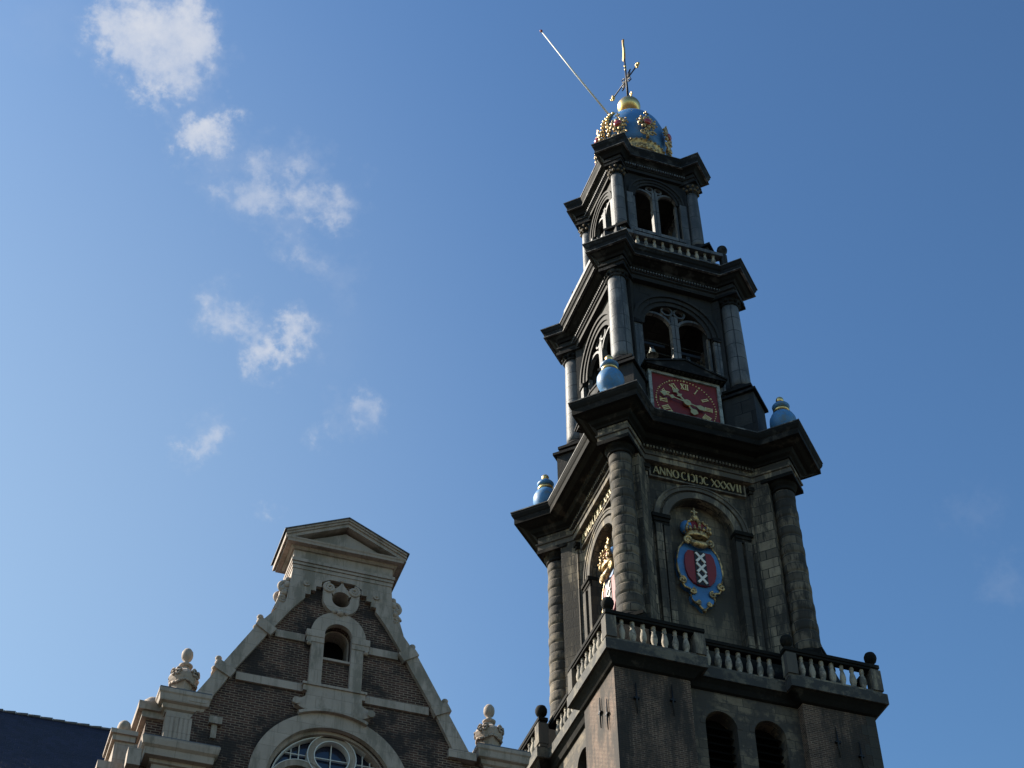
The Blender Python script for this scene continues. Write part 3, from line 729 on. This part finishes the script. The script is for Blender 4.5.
profile_stack('frieze', M['lead_dark'], [(70.68,3.12,.40,2.08),(70.95,3.12,.40,2.08)])
profile_stack('cornice', M['soot_lead'], [(70.95,3.2,.48,2.14),(71.08,3.28,.56,2.2),(71.2,3.42,.68,2.34),(71.22,3.5,.76,2.42),(71.45,3.52,.78,2.44),(71.62,3.6,.84,2.5),(71.8,3.62,.86,2.52),(71.85,3.45,.8,2.4)])
profile_stack('lead_flashing', M['flashing'], [(71.76,3.58,.83,2.5),(71.77,3.645,.885,2.545),(71.82,3.645,.885,2.545),(71.87,3.5,.82,2.44)])
profile_stack('fillet', M['flashing'], [(71.205,3.46,.72,2.38),(71.21,3.54,.80,2.46),(71.245,3.54,.80,2.46),(71.25,3.46,.72,2.38)])
dentils(-2.26, 70.7, 70.82, 1.6, 26, -2.08)

# --- imperial crown
K = empty('imperial_crown', T)
MB().lathe([(1.75,71.8),(1.75,72.6),(1.35,72.75),(1.3,73.3)], 40).build('crown_drum', M['soot_lead'], K)
b = MB(); b.lathe([(1.3,73.25),(1.56,73.3),(1.62,73.37),(1.62,73.47),(1.56,73.53),(1.56,73.83),(1.64,73.89),(1.64,73.99),(1.5,74.05)], 48)
for j in range(40):
    a = 2*math.pi*j/40; b.ball((1.63*math.cos(a), 1.63*math.sin(a), 73.42), .06, 8); b.ball((1.65*math.cos(a), 1.65*math.sin(a), 73.94), .065, 8)
b.build('circlet', M['gold_old'], K)
DOME = [(1.52,74.0),(1.64,74.6),(1.71,75.2),(1.72,75.6),(1.67,76.0),(1.53,76.5),(1.28,76.95),(.95,77.25),(.6,77.44),(.3,77.5)]
MB().lathe([(.26,77.45),(.24,77.8),(.3,78.3)], 20).build('orb_neck', M['gold_old'], K)
MB().lathe(DOME, 48).build('crown_dome', M['blue'], K)
def domer(z):
    P = [(73.2,1.52)] + [(z_, r_) for r_, z_ in DOME] + [(78.7,.3)]
    for (za, ra), (zb, rb) in zip(P, P[1:]):
        if za <= z <= zb: return ra+(rb-ra)*(z-za)/(zb-za)
    return .3
def flower(ang, zc_, sc, stem=True):
    """fleuron standing on the circlet, bowed outward"""
    q = empty('fleuron', K); r = domer(zc_)+.22; q.location = (math.sin(R(ang))*-r*-1*-1, 0, 0)
    a = R(ang)      # clockwise from -y towards -x
    q.location = (math.sin(a)*r*-1, -math.cos(a)*r, zc_); q.rotation_euler.z = -a
    b = MB()
    for j in range(8):
        t = 2*math.pi*j/8+.2; b.ball((sc*.36*math.cos(t), -.02, sc*.36*math.sin(t)), sc*.13, 8, sy=.7); b.ball((sc*.54*math.cos(t+.39), 0, sc*.54*math.sin(t+.39)), sc*.06, 8)
        b.tube([(sc*.2*math.cos(t), 0, sc*.2*math.sin(t)), (sc*.52*math.cos(t), .02, sc*.52*math.sin(t))], sc*.05, 6)
    b.arch(0, 0, sc*.16, sc*.26, -.10, .02, 0, 360, 16)
    if stem:
        b.tube([(0, .06, -sc*.4), (0, .02, -sc*.8), (0, .08, -sc*1.15)], sc*.09, 6)
        for sg in (-1,1): b.scroll(sg*sc*.24, -sc*.82, sc*.2, 1.2, 0, sc*.05, sg, 0)
        b.box(-.03,.03,-.03,.03, sc*.55, sc*1.0); b.box(-.13*sc,.13*sc,-.032,.028, sc*.76, sc*.84)
    b.build('gilded_petals', M['gold_old'], q)
    MB().ball((0,-.08,0), sc*.23, 14, sy=.6).build('jewel', M['jewel'], q)
for j in range(8):
    flower(45*j, 75.0, .98)
for ang in (66, 78, 246, 258):
    a = R(ang); dx, dy = -math.sin(a), -math.cos(a); b = MB(); loops = []
    zs = [74.05+i*.165 for i in range(21)]
    pts = [((domer(z)+.07)*dx, (domer(z)+.07)*dy, z) for z in zs] + [(.28*dx, .28*dy, 77.9)]
    b.tube(pts, .07, 6)
    o = b.build('strap', M['gold_old'], K)
    b = MB()
    for p in pts[::2]: b.ball((p[0]*1.04, p[1]*1.04, p[2]), .10, 8)
    b.build('pearls', M['gold'], o)
MB().lathe([(.3,78.1),(.42,78.16),(.34,78.24)], 20).ball((0,0,78.78), .61, 28).build('gilded_orb', M['gold'], K)
# weather vane cross above
V = thing('weather_vane', 'gilded iron cross with a slim weathercock above the gold ball on the tower top', 'weather vane')
b = MB(); b.tube([(0,0,79.3),(0,0,83.2)], [.07,.045], 8)
aa = R(100); ux, uy = math.cos(aa), math.sin(aa)
b.tube([(ux*-1.08, uy*-1.08, 81.24), (ux*1.36, uy*1.36, 81.24)], .038, 8)
b.xf = rotz(aa)
for j in range(4):
    a0 = math.pi/2*j+math.pi/4
    b.tube([(.12*math.cos(a0), 0, 81.24+.12*math.sin(a0)), (.42*math.cos(a0+.3), 0, 81.24+.42*math.sin(a0+.3)), (.62*math.cos(a0), 0, 81.24+.62*math.sin(a0)), (.42*math.cos(a0-.3), 0, 81.24+.42*math.sin(a0-.3)), (.12*math.cos(a0), 0, 81.24+.12*math.sin(a0))], .035, 6)
b.build('iron_cross', M['iron'], V)
b = MB(); b.xf = rotz(aa)
for sg in (-1,1):
    x = 1.36 if sg > 0 else -1.08
    b.ball((x, 0, 81.24), .11, 10); b.ball((x+sg*.0, 0, 81.24+.15), .07, 8); b.ball((x, 0, 81.24-.15), .07, 8); b.ball((x+sg*.15, 0, 81.24), .08, 8)
for sg in (-1,1): b.scroll(sg*.28, 79.62, .18, 1.2, 0, .035, sg, 0)
for z in (82.2, 82.5): b.ball((0,0,z), .075, 8)
b.build('gilded_ornament', M['gold'], V)
b = MB(); b.xf = rotz(R(72))
b.poly([(-.05,83.15),(.18,83.2),(.36,83.5),(.60,83.95),(.34,83.9),(.16,84.05),(.10,84.4),(.06,84.75),(0,85.0),(-.10,84.8),(-.26,84.72),(-.14,84.6),(-.16,84.2),(-.30,83.8),(-.24,83.4)], -.05, .05)
b.build('weathercock', M['gold'], V)

# --- things hung in and on the tower
fp = thing('flagpole', 'thin white flagpole slanting out over the left of the blue crown on the tower', 'flagpole', (-1.10, -.05, 77.35))
b = MB(); tip = Vector((-3.72, .0, 6.1)); b.tube([(0,0,0), tuple(tip*.5+Vector((0,0,-.06))), tuple(tip)], [.055,.045,.03], 8); b.build('pole', M['pole'], fp)
MB().ball(tuple(tip*1.008), .085, 12).build('knob', M['jewel'], fp)
MB().tube([(.25,.03,-.35),(0,0,0),(-.12,0,.2)], .085, 8).build('bracket', M['iron'], fp)
bellprof = [(.001,.62),(.16,.62),(.24,.56),(.27,.4),(.31,.2),(.38,.06),(.46,0),(.42,0),(.3,.1),(.22,.45),(.001,.5)]
for (x, y, z, sc, lab) in ((-.95, -2.0, 57.65, .55, 'green bronze bell hanging behind the left light of the tower opening above the red clock'),
                           (.75, -2.0, 57.55, .5, 'smaller bronze bell hanging behind the right light of the tower opening above the red clock')):
    be = thing('bell', lab, 'bell', (x, y, z), 'bells hung in the tower opening')
    MB().lathe([(r*sc, zz*sc) for r, zz in bellprof], 24).build('bell_body', M['bronze'], be)
    MB().box(-.08,.08,-.05,.05,.62*sc,.62*sc+.25).box(-.6,.6,-.08,.08,.62*sc+.25,.62*sc+.4).build('yoke', M['iron'], be)

# ============================================================ CHURCH TRANSEPT (left)
XG, YG = -16.72, -14.0
G = thing('church_gable', 'brick church transept with pale stone trim, pedimented gable and round window', 'church', (XG, YG, 0))
def boolean_cut(o, cutters):
    for c in cutters:
        md = o.modifiers.new('cut', 'BOOLEAN'); md.operation = 'DIFFERENCE'; md.object = c; md.solver = 'EXACT'
    dg = bpy.context.evaluated_depsgraph_get(); dg.update()
    me = bpy.data.meshes.new_from_object(o.evaluated_get(dg)); o.modifiers.clear(); old = o.data; o.data = me
    for c in cutters:
        mm = c.data; bpy.data.objects.remove(c); bpy.data.meshes.remove(mm)
# brick wall
out = [(-4.3,0),(4.6,0),(4.6,26.9),(3.55,26.9),(3.3,27.5),(2.0,29.9),(1.4,30.95),(1.25,31.9),(1.2,32.2)]
out = [(-3.55,0),(3.55,0),(3.55,26.9),(3.25,27.5),(2.0,29.95),(1.35,30.95),(1.2,31.9),(1.2,32.3),(-1.2,32.3),(-1.2,31.9),(-1.35,30.95),(-2.0,29.95),(-3.25,27.5),(-3.55,26.9)]
gw = MB().poly(out, .12, .75).build('brick_wall', M['brick_gable'], G)
def archpts(cx, hw, zb, zs, n=24): return [(cx+hw, zb)] + [(cx+hw*math.cos(math.pi*i/n), zs+hw*math.sin(math.pi*i/n)) for i in range(n+1)] + [(cx-hw, zb)]
cuts = []
for pts, y0, y1 in ((archpts(0,.37,29.46,30.17),-.3,1.2), (archpts(0,1.62,20.5,25.67,40),-.3,1.2), ([(.25*math.cos(2*math.pi*i/32), 31.37+.25*math.sin(2*math.pi*i/32)) for i in range(32)],-.3,1.2)):
    c = MB().poly(pts, y0, y1).build('cutter', M['dark']); c.location = (XG, YG, 0); cuts.append(c)
bpy.context.view_layer.update()
boolean_cut(gw, cuts)
# coping and top slab
half_out = [(1.38,32.15),(1.40,31.87),(1.47,31.0),(1.70,30.70),(2.20,30.0),(3.64,27.35)]
half_in = [(3.20,27.35),(2.60,28.55),(1.68,30.15),(1.30,30.78),(.98,31.22),(.98,31.36),(.84,31.36),(.84,31.52),(.70,31.52),(.70,31.68),(.55,31.68),(.55,31.86),(.34,31.98)]
pts = half_out + half_in; 
full = half_out + half_in + [(-x, z) for x, z in half_in[::-1]] + [(-x, z) for x, z in half_out[::-1]]
MB().poly(full, 0, .8).build('coping', M['lime'], G)
b = MB()
for sg in (-1,1):
    for x, z in ((1.93,30.02),(2.86,28.48)):
        d = Vector((1.43,-2.65)).normalized() if z < 29 else Vector((.62,-.9)).normalized(); nrm = Vector((-d.y, d.x)); c0 = Vector((x,z)); l, ww = .14, .245
        p = [c0+d*l+nrm*ww, c0+d*l-nrm*ww, c0-d*l-nrm*ww, c0-d*l+nrm*ww]; b.poly([(sg*q.x, q.y) for q in p], -.05, .85); b.cut()
b.build('coping_block', M['lime'], G)
for sg in (-1,1):
    for x, z in ((2.08,30.34),(3.02,28.80)):
        for yk in (.2, .65): MB().lathe([(.08,-.12),(.085,-.02),(.05,.02),(.08,.06),(.09,.11),(.07,.15),(.001,.17)], 12, (sg*x, yk, z)).build('coping_knob', M['lime'], G)
# carved volutes beside the top
for sg in (-1,1):
    b = MB()
    for yy in (.12, .6):
        b.scroll(sg*1.50, 31.55, .20, 1.6, yy, .06, sg, -math.pi/2); b.scroll(sg*1.56, 31.15, .13, 1.4, yy, .05, sg, 0)
        b.ball((sg*1.52, yy, 31.33), .11, 8); b.ball((sg*1.47, yy, 31.78), .09, 8); b.ball((sg*1.60, yy, 31.45), .09, 8); b.ball((sg*1.46, yy, 31.6), .12, 8)
    b.poly([(sg*1.40,31.9),(sg*1.60,31.6),(sg*1.68,31.1),(sg*1.80,30.7),(sg*1.5,30.9)], .1, .7)
    b.build('volute', M['lime'], G)
b = MB()
for sg in (-1,1): b.arch(sg*.97, 31.70, .04, .095, -.04, .01, 0, 360, 20); b.ball((sg*.97, -.03, 31.70), .04, 8); b.cut()
b.build('rosette', M['lime'], G)
# entablature + pediment
b = MB()
b.box(-1.40,1.40,-.02,.9,32.15,32.26); b.box(-1.42,1.42,-.05,.92,32.27,32.35); b.box(-1.44,1.44,-.08,.94,32.36,32.46); b.box(-1.39,1.39,0,.88,32.46,32.82)
b.build('entablature', M['lime'], G)
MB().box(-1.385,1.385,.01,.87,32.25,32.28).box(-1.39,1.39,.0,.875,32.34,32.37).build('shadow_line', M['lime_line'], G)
pd = MB()
pd.loft([[(-x,-y,z),(x,-y,z),(x,1.0+y,z),(-x,1.0+y,z)] for z, x, y in ((32.78,1.42,.04),(32.82,1.48,.08),(32.86,1.50,.10),(32.865,1.63,.24),(32.93,1.64,.25),(32.96,1.67,.27),(33.0,1.68,.28))])
pd.poly([(-1.35,33.0),(1.35,33.0),(0,33.62)], -.06, 1.1)
pd = pd.build('pediment', M['lime'], G)
b = MB()
for sg in (-1,1):
    for z0, z1, y0 in ((-.20, -.09, -.24), (-.09, -.02, -.28), (-.02, .04, -.32)):
        b.poly([(sg*1.70, 33.12+z0), (sg*1.70, 33.12+z1), (0, 33.94+z1), (0, 33.94+z0)], y0 - (.0012 if sg > 0 else 0), 1.3)
b.build('raking_cornice', M['lime'], pd)
b = MB()
for sg in (-1,1):
    b.poly([(sg*1.76, 33.135), (sg*1.76, 33.165), (0, 34.01), (0, 33.98)], -.35 - (.001 if sg > 0 else 0), 1.34)
b.build('lead_covering', M['roof_lead'], pd)
# oculus
oc = MB().arch(0, 31.37, .25, .50, -.02, .14, 165, 375, 32)
for sg in (-1,1): oc.scroll(sg*.34, 31.70, .16, 1.8, -.02, .05, -sg, math.pi/2); oc.poly([(sg*.50,31.44),(sg*.50,31.64),(sg*.28,31.64),(sg*.26,31.44)], -.019, .14)
oc.poly([(0,32.0),(.05,31.86),(.12,31.76),(.24,31.66),(.30,31.58)]+[(.255*math.sin(R(q)), 31.37+.255*math.cos(R(q))) for q in range(60,-61,-10)]+[(-.30,31.58),(-.24,31.66),(-.12,31.76),(-.05,31.86)], -.021, .14)
oc.ball((0,-.03,31.98), .055, 8); oc.ball((0,-.04,30.90), .10, 10); oc.ball((.16,-.03,30.92), .07, 8); oc.ball((-.16,-.03,30.92), .07, 8)
oc = oc.build('oculus', M['lime'], G)
MB().lathe([(.25,0),(.245,-.5)], 32, (0,.12,31.37), ax='y', cap=False).build('oculus_reveal', M['lime'], oc)
MB().box(-.4,.4,.745,.80,31.0,31.75).build('oculus_shutter', M['dark'], oc)
# arched attic window
aw = MB(); aw.arch(0, 30.17, .37, .74, -.03, .14, n=28)
for sg in (-1,1):
    for x0,x1,y0,z0,z1 in ((.37,.86,-.05,30.00,30.20),(.37,.84,-.035,29.84,30.00),(.37,.70,-.02,28.53,29.84)):
        a0, a1 = sorted((sg*x0, sg*x1)); aw.box(a0, a1, y0, .14, z0, z1)
    aw.ball((sg*.77, -.02, 29.78), .07, 8)
aw.box(-.82,.82,-.04,.14,28.29,28.46); aw.box(-.85,.85,-.08,.14,28.46,28.53)
aw.poly([(.72,28.29),(.74,28.1),(.85,28.02),(1.0,27.98),(1.04,27.88),(.98,27.80),(.80,27.72)]+[(2.2*math.sin(t), 25.60+2.2*math.cos(t)) for t in [R(18-3*i) for i in range(13)]]+[(-.80,27.72),(-.98,27.80),(-1.04,27.88),(-1.0,27.98),(-.85,28.02),(-.74,28.1),(-.72,28.29)], -.06, .14)
aw = aw.build('arched_window', M['lime'], G)
b = MB(); b.arch(0, 25.62, 2.08, 2.16, -.14, -.02, 65, 115, 20); b.lathe([(.10,.02),(.10,.12)], 14, (.98,0,27.88), ax='y'); b.lathe([(.10,.02),(.10,.12)], 14, (-.98,0,27.88), ax='y'); b.build('scroll_foot', M['lime'], aw)
MB().box(-.37,.37,.06,.5,29.40,29.47).build('sill', M['lime'], aw)
b = MB().wall(-.40,.40,29.2,30.9,.755,.8,[]); b.build('shutter', M['dark'], aw)
b = MB(); b.arch(0,30.17,.33,.372,.3,.74); b.box(-.372,-.33,.3,.74,29.47,30.17); b.box(.33,.372,.3,.74,29.47,30.17); b.build('reveal', M['lime'], aw)
# stone bands
b = MB()
for sg in (-1,1):
    a0, a1 = sorted((sg*.87, sg*1.66)); b.box(a0,a1,.06,.14,29.84,30.07); b.cut()
    a0, a1 = sorted((sg*.83, sg*2.55)); b.box(a0,a1,.06,.14,28.29,28.52); b.cut()
b.build('stone_band', M['lime'], G)
# big round-headed window
bw_ = MB(); bw_.arch(0, 25.67, 1.62, 2.05, -.03, .14, n=48)
for sg in (-1,1):
    a0, a1 = sorted((sg*1.62, sg*2.05)); bw_.box(a0,a1,-.03,.14,20.5,25.67)
bw_ = bw_.build('great_window', M['lime'], G, loc=(.06,0,0))
b = MB(); b.arch(0,25.67,1.53,1.63,.14,.50,n=40); b.build('window_reveal', M['lime'], bw_)
b = MB().poly(archpts(0,1.6,20.5,25.67,40), .46, .50); b.build('pane', M['glass'], bw_)
b = MB(); b.arch(0,26.62,.46,.62,.24,.44,0,360,40)
for sg in (-1,1):
    b.arch(sg*.80,25.65,.58,.74,.25,.44,0,180,28); b.arch(sg*.80,25.82,.20,.32,.26,.44,0,360,20); b.box(min(sg*.02,sg*.14),max(sg*.02,sg*.14),.26,.44,20.5,25.4); b.box(min(sg*1.38,sg*1.5),max(sg*1.38,sg*1.5),.26,.44,20.5,25.65)
b.build('tracery', M['lime'], bw_, loc=(.05,0,0))
b = MB(); b.arch(0,26.62,.44,.465,.22,.44,0,360,40); b.arch(0,26.62,.615,.638,.22,.44,0,360,40); b.box(-.011,.011,.36,.43,26.17,27.07); b.box(-.44,.44,.361,.429,26.61,26.632)
b.arch(0,25.67,1.50,1.532,.24,.44,n=40)
for sg in (-1,1):
    for x in (.82,1.02): b.box(sg*x-.012,sg*x+.012,.36,.43,25.9,25.67+math.sqrt(1.48**2-x*x))
    b.box(min(sg*.64,sg*1.34),max(sg*.64,sg*1.34),.361,.429,26.60,26.625)
    b.arch(sg*.80,25.65,.738,.758,.24,.44,0,180,28)
for i in range(12): b.box(-1.5,1.5,.36,.43,20.8+i*.36,20.82+i*.36)
b.build('muntin', M['muntin'], bw_, loc=(.05,0,0))

# piers with urns
def stone_urn(cx, yy, z, sc=1.0):
    q = MB(); prof = [(.25,-.02),(.26,.04),(.24,.10),(.29,.24),(.36,.40),(.39,.50),(.35,.60),(.24,.70),(.13,.78),(.11,.86)]
    q.lathe([(r*sc, h*sc) for r, h in prof], 8, (cx, yy, z), smooth=False)
    return q
def pier(x0, x1, xc, y0, y1, zt, bx0, bx1, ux):
    p = empty('corner_pier', G)
    MB().box(x0+.22, x1-.22, y0+.28, y1, 0, 26.0).box(bx0+.04, bx1-.04, y0+.3, y1-.02, 26.0, 27.1).build('brick_core', M['brick_gable'], p)
    b = MB()
    for k_, (zz, gx) in enumerate(((27.05,.0),(27.12,.03),(27.16,.10),(27.26,.16),(27.30,.22),(27.46,.24),(27.50,.28))):
        pass
    lp = [[(x0+q,y0+q,z),(x1-q,y0+q,z),(x1-q,y1-.1,z),(x0+q,y1-.1,z)] for z, q in ((27.04,.24),(27.10,.22),(27.14,.16),(27.24,.13),(27.28,.05),(27.46,.03),(27.5,.0),(27.60,0))]
    b.loft(lp); b.build('pier_cap', M['lime'], p)
    b = MB().box(x0+.01, x1-.01, y0+.01, y1-.11, 27.602, 27.64); b.build('lead_covering', M['roof_lead'], p)
    f = MB().box(bx0, bx1, y0+.16, y0+.5, 26.08, 27.05)
    n = 5; wf = (bx1-bx0-.2)/n
    f = f.build('fluted_block', M['lime'], p)
    b = MB()
    for i in range(n): b.box(bx0+.1+wf*(i+.18), bx0+.1+wf*(i+.82), y0+.145, y0+.159, 26.2, 26.92)
    b.build('fluting', M['lime'], f)
    lx0, lx1 = x0-.24, x1+.34
    b = MB(); b.loft([[(lx0+q,y0-.15+q,z),(lx1-q,y0-.15+q,z),(lx1-q,y1,z),(lx0+q,y1,z)] for z, q in ((25.25,.34),(25.5,.34),(25.52,.28),(25.6,.26),(25.62,.12),(25.8,.10),(25.86,.03),(26.0,0),(26.06,.0))]); b.build('pier_cornice', M['lime'], p)
    b = MB()
    for i in range(16):
        x = lx0+.3+i*(lx1-lx0-.6)/15; b.box(x-.03, x+.03, y0-.0, y0+.2, 25.625, 25.69)
    b.build('dentil_course', M['lime'], p)
    b = MB().box(lx0+.02, lx1-.02, y0-.13, y1-.02, 26.062, 26.10); b.build('ledge_covering', M['roof_lead'], p)
    # urn
    u_ = stone_urn(ux, y0+.34, 27.64)
    for k_ in range(4):
        t = math.pi/2*k_ + math.pi/4
        for dt in (-.2, .2):
            pts_ = []
            for i in range(14):
                f_ = i/13; a = f_*1.4*2*math.pi; q = .13*(1-.8*f_); tt = t+dt+ (q*math.cos(a))*2.2*(1 if dt > 0 else -1)*.8
                rr_ = .375; pts_.append((ux+rr_*math.cos(tt), y0+.34+rr_*math.sin(tt), 28.17+q*math.sin(a)))
            u_.tube(pts_, .03, 5)
    for k_ in range(16):
        t = 2*math.pi*k_/16; t_n = 2*math.pi*(k_+1)/16
        u_.tube([(ux+.33*math.cos(t), y0+.34+.33*math.sin(t), 27.92+.05*math.cos(4*t)), (ux+.33*math.cos(t_n), y0+.34+.33*math.sin(t_n), 27.92+.05*math.cos(4*t_n))], .035, 5)
    u_ = u_.build('stone_urn', M['lime'], p)
    MB().lathe([(.10,.84),(.17,.88),(.18,.92),(.10,.95),(.065,1.0),(.07,1.08),(.12,1.12),(.145,1.19),(.15,1.26),(.14,1.34),(.09,1.42),(.001,1.45)], 16, (ux, y0+.34, 27.64)).build('urn_finial', M['lime'], u_)
    return p
pier(-4.40, -3.08, 0, -.03, 1.1, 27.6, -4.13, -3.36, -3.80)
pier(3.84, 5.30, 0, -.10, 3.5, 27.6, 4.15, 5.05, 4.26)
b = MB().box(-3.08,-2.76,.0,.5,26.84,27.04).box(-3.0,-2.86,.06,.5,26.45,26.84); b.cut(); b.box(3.10,3.84,.0,.6,27.12,27.36); b.build('coping_foot', M['lime'], G)
MB().box(3.3,4.3,.2,.7,20,27.1).build('brick_return', M['brick_gable'], G)
# stepped buttress behind the left pier
bt = empty('side_buttress', G)
MB().box(-4.55,-4.0,.5,2.6,0,26.97).build('brick_core', M['brick_gable'], bt)
b = MB().box(-4.80,-4.05,.35,2.75,27.13,27.36).box(-4.68,-4.05,.42,2.7,26.95,27.13); b.lathe([(.26,27.36),(.27,27.44),(.24,27.62),(.15,27.72),(.001,27.76)], 16, (-4.42,.8,0)); b.build('buttress_cap', M['lime'], bt)
b = MB().box(-5.36,-4.70,.30,1.5,26.28,26.40).box(-5.30,-4.74,.36,1.45,26.12,26.28).box(-5.22,-4.66,.42,1.4,25.4,26.12).box(-5.55,-4.9,.25,2.2,25.2,25.42).box(-5.45,-4.6,.4,2.2,0,25.2)
b.box(-4.92,-4.6,-.15,.5,25.2,25.66)
b.build('buttress_pedestal', M['lime'], bt)
MB().lathe([(.09,0),(.11,.03),(.07,.07),(.13,.12),(.165,.20),(.17,.28),(.14,.39),(.08,.45),(.001,.47)], 18, (-5.03,.66,26.40)).build('ball_finial', M['lime'], bt)
# transept side walls and roof behind the gable
MB().box(-4.2,4.2,.76,8.0,0,24.5).build('side_wall', M['brick_gable'], G)
b = MB(); b.add([(-4.5,.76,24.3),(4.5,.76,24.3),(0,.76,30.6),(-4.5,14,24.3),(4.5,14,24.3),(0,14,30.6)], [(0,1,2),(3,5,4),(0,2,5,3),(1,4,5,2),(0,3,4,1)]); b.build('roof', M['slate'], G)

# ============================================================ NAVE
NV = thing('church_nave', 'long church nave with a steep dark blue slate roof behind the gable', 'church', (-30, 0, 0))
MB().box(-30, 24, -8.5, 8.5, 0, 24).build('nave_wall', M['brick_gable'], NV)
b = MB(); b.add([(-30.5,-9,23.6),(24.5,-9,23.6),(24.5,9,23.6),(-30.5,9,23.6),(-30.5,0,35.3),(24.5,0,35.3)], [(0,1,5,4),(2,3,4,5),(3,0,4),(1,2,5),(0,3,2,1)]); b.build('roof', M['slate'], NV)
b = MB()
for i in range(137):
    x = -30.5+i*.4; b.tube([(x,0,35.30+rnd.uniform(-.015,.02)),(x+.39,0,35.33+rnd.uniform(-.015,.02))], [.05,.06], 8)
b.build('ridge', M['roof_lead'], NV)
